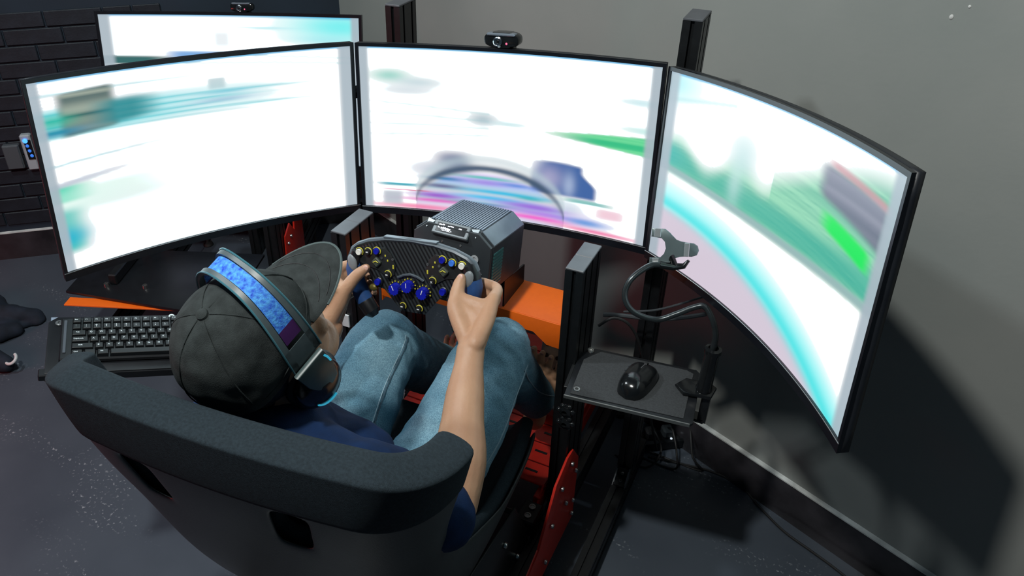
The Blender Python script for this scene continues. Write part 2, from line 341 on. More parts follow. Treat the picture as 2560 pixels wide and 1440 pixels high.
def pic_left(u, t):
    t0 = t; t = t*1.02+.05*(1-t)
    im = np.ones(u.shape+(3,))*WHITE
    for k in range(16):
        tt = .03+.016*k+.06*u; im = lay(im, .16*np.exp(-((t-tt)/.0035)**2)*(1-sst(.25, .55, u)), (.55, .55, .68))
    im = lay(im, .75*band(t, .20, .325, .02)*(1-sst(.16, .55, u)), (.20, .72, .76)); im = lay(im, .30*band(t, .19, .33, .03)*(1-sst(.5, .95, u)), (.35, .80, .85))
    for tt, a, u1 in ((.215, .5, .95), (.245, .6, .8), (.275, .55, .7), (.30, .5, .95), (.325, .35, .75), (.12, .3, .6)):
        im = lay(im, a*np.exp(-((t-tt-.02*u)/.006)**2)*(1-sst(u1-.3, u1, u)), (.05, .55, .62))
    m = band(u, .075, .225, .02)*band(t, .125+.06*0-.10*(u-.1), .33-.12*(u-.1), .012); im = lay(im, m*.92, (.03, .085, .09)); im = lay(im, m*.5*streaks(t, 60, 12), (.50, .55, .45))
    m = band(u, .19, .33, .06)*band(t, .19, .31-.15*(u-.2), .02); im = lay(im, m*.8, (.02, .25, .28)); im = lay(im, .75*blob(u, t, .05, .305, .09, .018), (.0, .22, .38)); im = lay(im, .6*blob(u, t, .05, .25, .06, .03), (.0, .45, .30))
    im = lay(im, .6*blob(u, t, .55, .185, .028, .03, 6), (.42, .58, .62)); im = lay(im, .55*blob(u, t, .58, .235, .09, .012), (.15, .55, .68)); im = lay(im, .5*blob(u, t, .57, .275, .10, .012), (.20, .42, .62))
    for a, b, c0 in ((.02, .18, .10), (.06, .16, .22)): im = lay(im, .28*np.exp(-((t-(a+b*(u-.45)))/.005)**2)*(u > .4), (.3, .75, .75))
    im = lay(im, .35*np.exp(-((t-.47+.09*u)/.007)**2)*(1-sst(.15, .5, u)), (.1, .5, .6))
    im = lay(im, .9*(1-sst(.02, .15, u))*band(t, .575, .655, .012), (.0, .62, .40)); im = lay(im, .6*(1-sst(.05, .35, u))*band(t, .56-.15*u, .585-.15*u, .012), (.42, .48, .60))
    im = lay(im, .35*(1-sst(.1, .6, u))*band(t, .60-.1*u, .72, .04), (.55, .92, .78)); im = lay(im, .85*(1-sst(.03, .11, u))*band(t, .70, .92, .03), (.05, .55, .48)); im = lay(im, .8*blob(u, t, .02, .84, .06, .05), (.0, .45, .62))
    im = lay(im, .28*blob(u, t, .25, .73, .2, .09), (.75, .85, .86)); im = lay(im, .35*blob(u, t, .11, .935, .03, .06, 6), (.80, .80, .86))
    return edges(im, u, t0, .034, .05)
def pic_right(u, t):
    im = np.ones(u.shape+(3,))*WHITE
    im = lay(im, .55*blob(u, t, .0, .05, .12, .09), (.20, .75, .80)); im = lay(im, .25*np.exp(-((t-.14+.25*u)/.012)**2)*(u < .3), (.2, .6, .6))
    top = .36-.33*sst(.25, 1.0, u)-.05*np.sin(u*23)*(u < .5); bot = .50+.05*np.sin(u*3.0)
    m = sst(top-.05, top+.09, t)*(1-sst(bot-.05, bot+.035, t)); s = streaks(t-.10*u, 150, 21)
    g = np.stack([.05+.22*s, .42+.28*s, .26+.18*s], -1); im = im*(1-(m*.92)[..., None])+g*(m*.92)[..., None]
    im = lay(im, .6*m*band(t, bot-.14, bot-.03, .04), (.03, .42, .32)); im = lay(im, .45*m*blob(u, t, .0, .40, .10, .12), (.02, .45, .45))
    im = lay(im, .5*blob(u, t, .36, .27, .06, .10), (.45, .70, .70)); im = lay(im, .35*blob(u, t, .34, .40, .03, .12), (.6, .8, .8))
    im = lay(im, .85*band(t, bot-.03, bot+.0, .012), (.30, .46, .46))
    m = band(u, .70, .97, .03)*band(t, .12+.10*(u-.7), .24+.20*(u-.7), .02); im = lay(im, m*.85, (.12, .13, .20)); im = lay(im, .6*band(u, .72, .97, .03)*band(t, .09+.14*(u-.7), .115+.14*(u-.7), .01), (.60, .25, .30))
    im = lay(im, .3*m*streaks(t, 50, 33), (.45, .45, .55))
    m = band(u, .70, .93, .025)*band(t, .285+.16*(u-.7), .345+.20*(u-.7), .014)*sst(.70, .78, u); im = lay(im, m*.95, (.0, .80, .10))
    cy = .665+.10*u+.26*u*u
    im = lay(im, .95*sst(cy+.02, cy+.06, t), (.66, .58, .68)); im = lay(im, .97*np.exp(-((t-cy)/(.035+.02*u))**2), (.0, .72, .74)); im = lay(im, .5*np.exp(-((t-cy+.05)/.06)**2), (.35, .95, .95))
    return edges(im, u, t, .05, .055)
def pic_second(u, t):
    im = np.ones(u.shape+(3,))*WHITE
    im = lay(im, .75*blob(u, t, .93, .06, .20, .10), (.10, .85, .85)); im = lay(im, .5*blob(u, t, .88, .15, .14, .03), (.3, .8, .85)); im = lay(im, .4*blob(u, t, .62, .08, .10, .008), (.2, .7, .8))
    im = lay(im, .28*blob(u, t, .455, .16, .035, .06, 6), (.55, .65, .70))
    m = sst(.23, .26, t)*band(u, .26, .72, .05); im = lay(im, m*.85, (.30, .45, .80)); im = lay(im, .6*m*streaks(t+.03*u, 40, 2), (.05, .35, .70))
    im = lay(im, .9*band(t, .275+.02*u, .33, .008)*(1-sst(.15, .32, u)), (.01, .12, .12)); im = lay(im, .8*band(t, .36, .42, .01)*(1-sst(.1, .3, u)), (.75, .04, .05))
    im = lay(im, sst(.42, .5, t)*.6, (.25, .3, .5))
    return edges(im, u, t, .05, .04)
def monitor(name, label, corners, pic, sag=.045, arms=True, nu=220, nv=124):
    P0, P1, P2, P3 = [V(c) for c in corners]; ex = ((P1-P0)+(P2-P3))/2; ey = ((P3-P0)+(P2-P1))/2
    n = ex.cross(-ey).normalized()      # pointing back, away from the driver
    if n.dot((P0+P2)/2 - V((0, -.7, 1.1))) < 0: n = -n
    def pt(u, t, d=0.):
        q = P0*(1-u)*(1-t)+P1*u*(1-t)+P2*u*t+P3*(1-u)*t
        return q + n*(sag*(1-(2*u-1)**2) + d)
    root = thing(name, label, 'monitor', tuple(pt(.5, 1.0, .03)))
    us = [i/24 for i in range(25)]
    # rear shell
    b = MB(); nu2, nv2 = 25, 13; Fr = [[pt(i/24, j/12, .003) for j in range(13)] for i in range(25)]
    def bulge(u, t): return .016+.030*max(0, 1-abs(2*u-1)**4)*max(0, 1-abs(2*t-1)**4)
    Bk = [[pt(i/24, j/12, bulge(i/24, j/12)) for j in range(13)] for i in range(25)]
    b.grid(Fr); b.grid(Bk)
    rim = lambda G: [G[i][0] for i in range(25)]+[G[24][j] for j in range(1, 13)]+[G[i][12] for i in range(23, -1, -1)]+[G[0][j] for j in range(11, 0, -1)]
    ra_, rb_ = rim(Fr), rim(Bk); m_ = len(ra_)
    b.add(ra_+rb_, [(i, (i+1) % m_, m_+(i+1) % m_, m_+i) for i in range(m_)])
    o = b.build('rear_shell', mat('monitor_shell', (.010, .012, .016), .45, 0, .15), root, 40)
    bm_ = bmesh.new(); bm_.from_mesh(o.data); bmesh.ops.remove_doubles(bm_, verts=bm_.verts[:], dist=1e-5); bmesh.ops.recalc_face_normals(bm_, faces=bm_.faces[:]); bm_.to_mesh(o.data); bm_.free()
    # bezel strips
    M_BZ = mat('monitor_bezel', (.005, .006, .009), .3, 0, .15)
    bl, bt, bb_ = .0105, .019, .044
    def strip(u0, u1, t0, t1, nm):
        k = 24 if u1-u0 > .5 else 2; m = MB(); rows = []
        for i in range(k+1):
            u = u0+(u1-u0)*i/k; rows.append([pt(u, t0, .004), pt(u, t0, -.004), pt(u, t1, -.004), pt(u, t1, .004)])
        vs = [q for r in rows for q in r]; fs = []
        for i in range(k):
            for j in range(4): a = i*4; j2 = (j+1) % 4; fs.append((a+j, a+4+j, a+4+j2, a+j2))
        fs += [(0, 1, 2, 3), (k*4+3, k*4+2, k*4+1, k*4)]
        m.add(vs, fs).build(nm, M_BZ, root)
    strip(0, 1, 0, bt, 'bezel_strip'); strip(0, 1, 1-bb_, 1, 'bezel_strip'); strip(0, bl, bt, 1-bb_, 'bezel_strip'); strip(1-bl, 1, bt, 1-bb_, 'bezel_strip')
    m = MB(); m.tube([pt(u, 1-bb_+.004, -.0045) for u in us], .0009, 6).build('chrome_line', mat('trim_line', (.45, .45, .46), .25, .8), root)
    # lit screen
    s = MB(); s.grid([[pt(bl+(1-2*bl)*i/nu, bt+(1-bt-bb_)*j/nv, -.0005) for j in range(nv+1)] for i in range(nu+1)])
    me = bpy.data.meshes.new('screen'); me.from_pydata(s.v, [], s.f); at = me.color_attributes.new('pic', 'FLOAT_COLOR', 'POINT')
    U, T = np.meshgrid(np.arange(nu+1)/nu, np.arange(nv+1)/nv, indexing='ij'); im = pic(U, T); bst = sst(.80, .97, im.min(axis=-1))[..., None]; im = im*(1-bst) + im*bst*np.array([2.0, 2.45, 2.65])
    at.data.foreach_set('color', np.concatenate([im, np.ones(U.shape+(1,))], -1).astype(np.float32).ravel())
    link('screen', me, M_PIC, root, 30)
    ib = MB().tube([pt(.5, .5, .045), pt(.5, .5, .085)], .03, 16); ib.build('mount_boss', K_PLAST, root)
    return root, pt, n
C4 = [(-0.3633, 0.1559, 1.2857), (0.3468, 0.2243, 1.3143), (0.3685, 0.1745, 0.8946), (-0.3416, 0.1061, 0.8660)]
L4 = [(-0.6970, -0.4761, 1.3435), (-0.3705, 0.1560, 1.2854), (-0.3540, 0.1090, 0.8651), (-0.6801, -0.5234, 0.9233)]
R4 = [(0.3537, 0.2265, 1.3093), (0.7820, -0.3333, 1.4036), (0.7999, -0.3899, 0.9846), (0.3716, 0.1700, 0.8903)]
mc, ptC, nC = monitor('curved_monitor', 'middle curved monitor with webcam on top, behind the steering wheel', C4, pic_center)
ml, ptL, nL = monitor('curved_monitor', 'left curved monitor of the three, above the keyboard', L4, pic_left)
mr, ptR, nR = monitor('curved_monitor', 'right curved monitor of the three, showing green trackside, nearest the grey wall', R4, pic_right)
for o in (mc, ml, mr): o['group'] = 'triple monitors of the racing rig'
# second rig's monitor further back
S0, S1 = V((-1.782, .593, 1.10)), V((-.873, .951, 1.10)); sdn = V((.365*.20, -.931*.20, -1)).normalized()*.56
m2, pt2, n2 = monitor('curved_monitor', 'far monitor behind the left screen, mostly hidden, with its own webcam', [S0, S1, S1+sdn, S0+sdn], pic_second, .055, True, 160, 90)

def webcam(name, label, c, ax, up, n):
    ax, up, n = V(ax).normalized(), V(up).normalized(), V(n).normalized(); c = V(c)
    t = thing(name, label, 'webcam', tuple(c))
    R = Matrix((ax, -n, up)).transposed()
    poly = []
    for k in range(24):
        a = 2*PI*k/24; x = math.copysign(abs(math.cos(a))**.6, math.cos(a))*.041; z = math.copysign(abs(math.sin(a))**.75, math.sin(a))*.0165; poly.append((x, z))
    front = c + up*.017 + n*.014
    MB().prism(poly, front - n*.034, ax, up, n, .034, .004).build('body', K_GLOSS, t)
    MB().prism([(x*.93, z*.35) for x, z in poly], front - n*.03 + up*.0145, ax, n*-1, up, .003).build('top_plate', mat('webcam_top', (.22, .26, .30), .3), t) if False else None
    MB().box(front + up*.0125 - n*.006, (.066, .020, .006), R, .002).build('top_band', mat('webcam_band', (.24, .28, .33), .28, .4), t)
    lc = front - ax*.007 - up*.003
    MB().lathe([(.0105, -.002), (.0105, .004), (.0085, .005), (.0080, .003), (.0075, .003)], lc, n, 24).build('lens_ring', mat('lens_silver', (.6, .65, .68), .2, 1), t)
    MB().ball(lc, (.0068, .0068, .004), Matrix((ax, up, n)).transposed(), 14, 8).build('lens', K_GLOSS, t)
    MB().ball(front + ax*.013 - up*.007, (.0026, .0026, .0018), Matrix((ax, up, n)).transposed(), 8, 6).build('indicator', emit('pink_led', (1, .15, .3), 1.2), t)
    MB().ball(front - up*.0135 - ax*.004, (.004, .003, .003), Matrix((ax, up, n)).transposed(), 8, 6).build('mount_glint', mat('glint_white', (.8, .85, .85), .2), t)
    MB().box(c - n*.028 - up*.004, (.040, .030, .012), R, .003).build('clip', K_PLAST, t)
    MB().box(c - n*.050 - up*.022, (.030, .008, .045), R, .003).build('clip_leg', K_PLAST, t)
upC = (ptC(.5, 0)-ptC(.5, 1)).normalized(); axC = (ptC(.6, 0)-ptC(.4, 0)).normalized()
webcam('webcam', 'black webcam clipped to the top of the middle monitor', ptC(.482, 0, .012)+upC*.001, axC, upC, -nC)
up2 = (pt2(.5, 0)-pt2(.5, 1)).normalized(); ax2 = (pt2(.6, 0)-pt2(.4, 0)).normalized()
webcam('webcam', 'far webcam on top of the half hidden far monitor', pt2(.54, 0, .012)+up2*.001, ax2, up2, -n2)

# ================================================================== MONITOR STAND (freestanding)
def post(parent, name, c, w, d, z0, z1, yaw=0, m=None, pitch=.04):
    R = rotz(yaw); b = MB().prism(profile_poly(w, d, pitch), (c[0], c[1], z0), R @ V((1, 0, 0)), R @ V((0, 1, 0)), (0, 0, 1), z1-z0); return b.build(name, m or K_ALU, parent, 30)
def rail(parent, name, a, b_, w, h, m=None, pitch=.04):
    a, b_ = V(a), V(b_); t = (b_-a).normalized(); x = t.cross(V((0, 0, 1))).normalized()
    return MB().prism(profile_poly(w, h, pitch), a, x, (0, 0, 1), t, (b_-a).length).build(name, m or K_ALU, parent, 30)
def angle_bracket(parent, c, d1, d2, wdt=.034, L=.042, name='angle_bracket'):
    # little die-cast corner between directions d1 (along rail) and d2 (up the post)
    c, d1, d2 = V(c), V(d1).normalized(), V(d2).normalized(); x = d1.cross(d2)
    p = MB().prism([(0, 0), (L, 0), (L, .006), (.010, .010), (.006, L), (0, L)], c - x*wdt/2, d1, d2, x, wdt).build(name, K_PLAST, parent)
    for s in (-1, 1): MB().prism([(0, 0), (L, 0), (0, L)], c + x*(s*wdt/2-.002), d1, d2, x, .004).build('rib', K_GREYM, p)
    bolt(p, c + d1*.024 + d2*.006, d2, .0055, .005); bolt(p, c + d2*.024 + d1*.006, d1, .0055, .005)
    return p
st = thing('monitor_stand', 'black aluminium monitor stand of two tall posts behind the three screens', 'stand', (.374, .32, 0))
for x, ztop in ((.374, 1.388), (-.334, 1.342)):
    post(st, 'post', (x, .32), .04, .08, .08, ztop)
    MB().box((x, .32, ztop+.0025), (.04, .08, .005), None, .001).build('end_cap', K_CAP, st)
    rail(st, 'foot_rail', (x, -.105, .04), (x, .46, .04), .04, .08)
    MB().box((x, -.1075, .04), (.04, .005, .08), None, .001).build('end_cap', K_CAP, st)
    angle_bracket(st, (x, .28, .08), (0, -1, 0), (0, 0, 1))
rail(st, 'cross_rail', (-.314, .38, 1.08), (.354, .38, 1.08), .04, .04)
for pt_, x in ((ptC, None), (ptL, None), (ptR, None)):
    e = pt_(.5, .5, .09)
    q = V((0 if pt_ is ptC else (-.334 if pt_ is ptL else .374), .36, 1.08)) if pt_ is ptC else V(((-.334 if pt_ is ptL else .374), .33, 1.15))
    MB().tube([e, e.lerp(q, .5)+V((0, .03, 0)), q], .016, 10).build('monitor_arm', K_PLAST, st)

# ================================================================== RIG FRAME
rg = thing('racing_rig_frame', 'black aluminium racing rig frame with orange wheel deck and red side plates', 'rig', (0, -.1, 0))
for s, cy, x in ((1, .033, .270), (-1, -.058, -.262)):
    post(rg, 'wheel_upright', (x, cy), .04, .12, .20, .935)
    for k in (-1, 1): MB().box((x, cy+.03*k, .9375), (.040, .0592, .005), None, .0012).build('end_cap', K_CAP, rg)
    rail(rg, 'side_rail', (s*.27, -.98, .16), (s*.27, .72, .16), .04, .08)
    for y in (-.98, .72): MB().box((s*.27, y+(-.0025 if y < 0 else .0025), .16), (.04, .005, .08), None, .001).build('end_cap', K_CAP, rg)
    for y in (-.9, -.1, .62):
        MB().lathe([(.022, 0), (.024, .004), (.020, .014), (.008, .018), (.008, .12)], (s*.27, y, 0), (0, 0, 1), 16).build('levelling_foot', K_RUBB, rg)
    angle_bracket(rg, (x, cy-.06, .20), (0, -1, 0), (0, 0, 1)); angle_bracket(rg, (x, cy+.06, .20), (0, 1, 0), (0, 0, 1))
    # red gusset plate on the outside of the rail
    pl = [(.06, .11), (.06, .33), (.005, .405), (-.035, .41), (-.11, .385), (-.20, .255), (-.36, .205), (-.62, .195), (-.62, .11)]
    g = MB().prism(pl, (s*.293 + (.0 if s > 0 else -.006), 0, 0), (0, 1, 0), (0, 0, 1), (1, 0, 0), .006, .0015).build('side_plate', K_RED, rg, 25)
    for y, z in ((-.01, .37), (.03, .31), (-.075, .345), (-.03, .25), (.03, .20), (-.13, .27), (-.16, .17), (.03, .15), (-.25, .19), (-.33, .15), (-.5, .16)):
        bolt(g, (s*.302, y, z), (s, 0, 0), .0065, .006)
for y in (-.9, -.45, .60): rail(rg, 'cross_rail', (-.25, y, .16), (.25, y, .16), .04, .04)
# orange deck that carries the wheel base
dk = MB().prism([(.0, 0), (.132, 0), (.132, .004), (.0, .004)], (-.24, .018, .753), (0, 1, 0), (0, 0, 1), (1, 0, 0), .486, .001).build('wheel_deck', K_ORANGE, rg)
fl = [(-.24, 0), (.246, 0), (.246, -.062), (.240, -.068), (.205, -.066), (.172, -.038), (-.165, -.038), (-.20, -.066), (-.24, -.064)]
MB().prism(fl, (0, .018, .757), (1, 0, 0), (0, 0, 1), (0, -1, 0), .004, .001).build('front_flange', K_ORANGE, dk)
for s in (-1, 1):
    MB().box((s*.2455, .085, .715), (.003, .13, .085), None, .001).build('end_flange', K_ORANGE, dk)
    for z in (.70, .735): bolt(dk, (s*.243, .03, z), (-s, 0, 0), .008, .006)
MB().box((-.262, -.1205, .695), (.022, .005, .036), None, .001).build('white_tag', mat('tag_white', (.6, .63, .64), .5), rg)
# red slatted heel plate and pedal tray
hp = thing('heel_plate', 'slatted red metal foot plate between the rig rails under the legs', 'foot plate', (0, .1, .26))
for i in range(8):
    y0 = -.02+.066*i; sl = MB(); 
    sl.box((0, y0+.0315, .268+.006*i), (.485, .0625, .006), Matrix.Rotation(math.radians(5), 3, 'X'), .0012)
    sp = sl.build('slat', K_RED, hp)
    for x in (-.19, -.08, .08, .19):
        MB().box((x, y0+.034, .2718+.006*i), (.034, .007, .0012), Matrix.Rotation(math.radians(5), 3, 'X'), .0004).build('slot', K_ALU, sp)
for s in (-1, 1): MB().box((s*.232, .21, .228), (.02, .52, .05), None, .002).build('edge_rail', K_RED, hp)
for s in (-1, 1): MB().prism([(-.02, .20), (.10, .20), (.10, .255), (.04, .255)], (s*.24, -.06, .02), (0, 1, 0), (0, 0, 1), (0, 0, 0) if False else (s*-1, 0, 0), .005).build('corner_plate', K_RED, hp)
def pedal(x, label, tilt, D=-.135, dz=0.):
    t = thing('pedal', label, 'pedal', (x, .46+D, .30))
    MB().box((x, .46+D, .325), (.062, .16, .03), None, .004).build('base', K_GREYM, t)
    a = MB().tube([(x, .50+D, .34), (x, .475+D, .40+dz*.5), (x, .42+D, .47+dz)], .009, 8).build('arm', K_SILV, t)
    R = Matrix.Rotation(math.radians(tilt), 3, 'X')
    f = MB().box((x, .405+D, .455+dz), (.066, .008, .105), R, .004, 2).build('face', K_SILV, t)
    for i in range(3):
        for j in (-1, 1): MB().lathe([(.006, 0), (.006, .002), (.004, .003)], V((x, .405+D, .455+dz)) + R @ V((j*.016, -.005, -.033+.033*i)), R @ V((0, -1, 0)), 10).build('stud', K_PLAST, f)
    MB().tube([(x+.02, .53+D, .345), (x+.02, .44+D, .40)], .011, 10).build('damper', K_PLAST, t)
pedal(.158, 'silver pedal under the bare right foot, nearest the wheel upright', -12, -.195, .045); pedal(.01, 'middle silver pedal on the red foot plate', -22); pedal(-.12, 'left silver pedal behind the driver\'s left leg', -22)

# ================================================================== WHEEL BASE
S10, C10 = math.sin(math.radians(10)), math.cos(math.radians(10))
bs, bu = V((0, C10, -S10)), V((0, S10, C10)); bo = V((.010, -.076, 1.0))
wb = thing('wheel_base', 'dark grey direct drive wheel base with small lit display behind the steering wheel', 'wheel base', (.01, 0, .76))
sec = [(-.062, 0), (.062, 0), (.094, -.026), (.094, -.135), (.072, -.160), (-.072, -.160), (-.094, -.135), (-.094, -.026)]
M_BASEBODY = mat('base_body', (.035, .040, .046), .42, .3, .12, 40, .08, 500)
b = MB().prism(sec, bo + bs*.012, (1, 0, 0), bu, bs, .17, .0015).build('housing', M_BASEBODY, wb, 25)
MB().prism([(x*.99, z) for x, z in sec[1:-0 or None]] if False else [(x*.985, -.001+z*.985) for x, z in sec], bo, (1, 0, 0), bu, bs, .014, .002).build('front_plate', mat('base_front', (.022, .026, .030), .45, 0, .1), wb, 25)
M_RIB = wave_mat('ribbed_top', (.045, .052, .062), (.16, .18, .21), 90, 'X', .35, .4, .6)
tp = MB()
for i in range(20): tp.box(bo + V((-.0590+.0062*i, 0, 0)) + bs*.10 + bu*.0010, (.0036, .155, .0030), Matrix.Rotation(-math.radians(10), 3, 'X'))
tp.build('cooling_ribs', mat('rib_grey', (.20, .24, .29), .32, .5, .1), wb)
for s in (-1, 1):
    cx = MB()
    d = V((s*.032, 0, 0)) - bu*.026; d.normalize(); nn_ = bs.cross(d) * (1 if s > 0 else -1)
    if nn_.dot(bu) < 0: nn_ = -nn_
    cx.prism([(-.0195, .014), (.0195, .014), (.0195, .178), (-.0195, .178)], bo + V((s*.078, 0, 0)) - bu*.013 + nn_*.0002, d, bs, nn_, .0025, .0006).build('shoulder_plate', mat('shoulder_grey', (.13, .16, .19), .4, .3, .1), wb)
    vent = MB()
    for i in range(11): vent.box(bo + V((s*.0945, 0, 0)) + bs*.040 - bu*(.045+.0075*i), (.003, .050, .0042), Matrix.Rotation(-math.radians(10), 3, 'X'))
    vent.build('side_vent', mat('vent_teal', (.03, .12, .115), .35, .2, .1), wb)
    MB().lathe([(.0085, 0), (.0095, .001), (.0095, .003), (.005, .003), (.004, .0015), (.0005, .0015)], bo + V((s*.058, 0, 0)) - bu*.058 - bs*.0005, -bs, 18).build('socket_ring', mat('ring_grey', (.35, .36, .37), .4), wb)
    bolt(wb, bo + V((s*.022, 0, 0)) - bu*.036 - bs*.0005, -bs, .0025, .001); bolt(wb, bo + V((s*.075, 0, 0)) - bu*.09 - bs*.0005, -bs, .003, .001)
dax = V((0, -math.cos(math.radians(52)), math.sin(math.radians(52)))); dup = V((0, math.sin(math.radians(52)), math.cos(math.radians(52))))
RD = Matrix(((1, 0, 0), dup, dax)).transposed()
dc = bo + bs*.004 - bu*.0085 - V((.003, 0, 0))
d = MB().box(dc, (.086, .031, .012), RD, .002).build('display_frame', mat('display_frame', (.13, .145, .155), .4, .3), wb)
scn = MB().box(dc + dax*.0058, (.070, .0205, .0015), RD, .0004).build('display', mat('display_black', (.004, .004, .006), .15), d)
gl = MB(); rr = random.Random(4)
def seg_run(x0, x1, y, h):
    x = x0
    while x < x1: w_ = rr.uniform(.0008, .0026); gl.box(dc + dax*.0068 + V((x+w_/2, 0, 0)) + dup*(y+rr.uniform(-.0008, .0008)), (w_, h*rr.uniform(.6, 1), .0003), RD); x += w_+rr.uniform(.0004, .0010)
seg_run(-.030, -.017, .006, .0032); seg_run(-.009, .004, .0055, .0026); seg_run(.017, .024, .005, .0026); seg_run(-.031, -.027, -.001, .0035); seg_run(-.024, -.002, -.002, .0055); seg_run(-.020, .002, -.0065, .002)
gl.build('display_readout', emit('readout_white', (.85, .9, 1.0), 2.0), d)
for s in (-1, 1): MB().prism([(0, 0), (.018, .004), (.016, -.018)], dc + V((s*.0435, 0, 0)) + dup*.012 + dax*.003, (s, 0, 0), dup, dax, -.008).build('display_cheek', mat('cheek_light', (.32, .36, .38), .35, .3), wb)
MB().lathe([(.030, 0), (.030, .01), (.022, .016), (.022, .065), (.034, .070), (.034, .085), (.02, .088)], bo - bu*.082, -bs, 24).build('shaft', K_ALU, wb)
MB().box(bo + bs*.09 - bu*.172, (.15, .15, .024), Matrix.Rotation(-math.radians(10), 3, 'X'), .002).build('mount_block', K_ALU, wb)
for sx in (-1, 1): MB().prism([(0, 0), (.12, 0), (.12, .05), (0, .072)], bo*0 + V((sx*.08+.008, .024, .757)), (0, 1, 0), (0, 0, 1), (1, 0, 0), .004).build('mount_cheek', K_ALU, wb)

# ================================================================== STEERING WHEEL
WX, WY, WNn = V((.9925, .0253, .1192)), V((-.1219, .2064, .9709)), V((0, -.9781, .2079)); WC = V((-.002, -.235, .9635))
RW_ = Matrix((WX, WY, WNn)).transposed()
def wp(a, b, h=0.): return WC + WX*(a/1000) + WY*(b/1000) + WNn*(h/1000)
sw = thing('steering_wheel', 'formula style steering wheel with carbon plate, blue knobs and blue grips', 'steering wheel', tuple(wp(0, 0, -30)))
outl = [(-138, 28), (-129, 47), (-97, 61), (-55, 69), (0, 72), (55, 69), (97, 61), (129, 47), (138, 28), (133, 12), (104, 6), (98, -10), (92, -30), (64, -34), (28, -77), (-28, -77), (-64, -34), (-92, -30), (-98, -10), (-104, 6), (-133, 12)]
M_CARB = wave_mat('carbon_face', (.005, .006, .007), (.034, .040, .044), 40, 'X', .35, 0, .5, (0, math.radians(38), 0))
pl = MB().prism([(x/1000, y/1000) for x, y in outl], wp(0, 0, -8), WX, WY, WNn, .008, .0012).build('face_plate', M_CARB, sw, 25)
pl.data.transform(Matrix.Identity(4))
rim = MB(); arc = [(-144, 30), (-138, 44), (-124, 54), (-97, 64.5), (-55, 72.5), (0, 76), (55, 72.5), (97, 64.5), (124, 54), (138, 44), (144, 30)]
rim.tube([wp(x, y, -6) for x, y in arc], .0055, 8, True, (1.0, 1.6)).build('top_rim', mat('rim_grey', (.070, .088, .105), .4, .2, .1), sw)
MB().prism([(-.060, .0765), (.060, .0765), (.060, .0795), (-.060, .0795)], wp(0, 0, -12), WX, WY, WNn, .014).build('shift_light_bar', mat('rim_light', (.12, .15, .18), .35, .2), sw)
for s in (-1, 1):    # button pods
    pod = [(s*58, 56), (s*92, 50), (s*128, 40), (s*130, 20), (s*104, 12), (s*78, 8), (s*52, -10), (s*38, 0), (s*34, 20), (s*44, 44)]
    MB().prism([(x/1000, y/1000) for x, y in (pod if s > 0 else pod[::-1])], wp(0, 0, -.5), WX, WY, WNn, .0032, .001).build('button_pod', mat('pod_black', (.014, .016, .017), .5, 0, .15, 80), sw, 25)
lower = [(-54, -18), (-30, -6), (0, -2), (30, -6), (54, -18), (46, -44), (22, -74), (-22, -74), (-46, -44)]
M_YEL = mat('yellow_ring', (.62, .56, .05), .5, 0, .15, 200); M_BLUE = mat('knob_blue', (.006, .012, .36), .35, 0, .1); M_LBLUE = mat('button_light_blue', (.05, .20, .75), .35, 0, .1); M_WHT = mat('button_white', (.80, .80, .74), .4, 0, .05); M_BLK = mat('button_black', (.012, .013, .014), .4, 0, .1)
def button(a, b, r, m, h=7, ring=True, name='push_button'):
    base = MB().lathe([(r*1.28, 0), (r*1.28, 3), (r*1.1, 4.2)] and [(r*1.32/1000, .0), (r*1.32/1000, .003), (r*1.12/1000, .0042)], wp(a, b, 2), WNn, 20).build(name, M_BLK, sw)
    if ring:
        rg_ = MB(); k = 14
        pts = [wp(a+r*1.28*math.cos(q), b+r*1.28*math.sin(q), 5.0) for q in np.linspace(math.radians(-40), math.radians(150), k)]
        rg_.tube(pts, .0011, 6).build('yellow_mark', M_YEL, base)
    MB().lathe([(r/1000, 0), (r/1000, .001*h*.8), (r*.88/1000, .001*h), (r*.5/1000, .001*h*.96), (.0002, .001*h*.95)], wp(a, b, 4), WNn, 20).build('button_top', m, base)
for s in (-1, 1):
    button(s*117.5, 41, 6.6, M_WHT); button(s*96, 44, 6.2, M_BLK if s < 0 else M_LBLUE); button(s*75, 47.5, 6.4, M_BLUE)
    button(s*51.5, .8, 6.0, M_BLK); button(s*19, -63, 5.4, M_BLK)
    button(s*75, -18, 7.0, M_BLUE, 9, False)
    q = MB().box(wp(s*77, 23.5, 5), (.0165, .0165, .008), RW_ @ rotz(math.radians(45)), .002).build('joystick_hat', mat('hat_grey', (.055, .065, .05), .4), sw)
    MB().tube([wp(s*77-6, 23.5, 9.6), wp(s*77, 27, 9.8), wp(s*77+6, 24, 9.6)], .001, 6).build('yellow_mark', M_YEL, q)
    for a, b_, L in ((57, 39, 2), (52, 29, 2), (39.5, 17, 4.5)):
        MB().box(wp(s*a, b_, 3), (.0032, L*.0018+.0005, .0012), RW_, .0004).build('indicator_light', M_YEL, sw)
    for (a, b_) in ((50, 9), (66, 33), (40, 33)): MB().lathe([(.0028, 0), (.0028, .0012), (.0012, .0012), (.001, .0004), (.0002, .0004)], wp(s*a, b_, 2.5), WNn, 10).build('screw', K_GREYM, sw)
    k = MB().ball(wp(s*90, -34, 2), (.010, .008, .006), RW_, 12, 8).build('gold_tab' if s < 0 else 'dark_tab', mat('tab_gold', (.16, .13, .03), .4, .4) if s < 0 else M_BLK, sw)
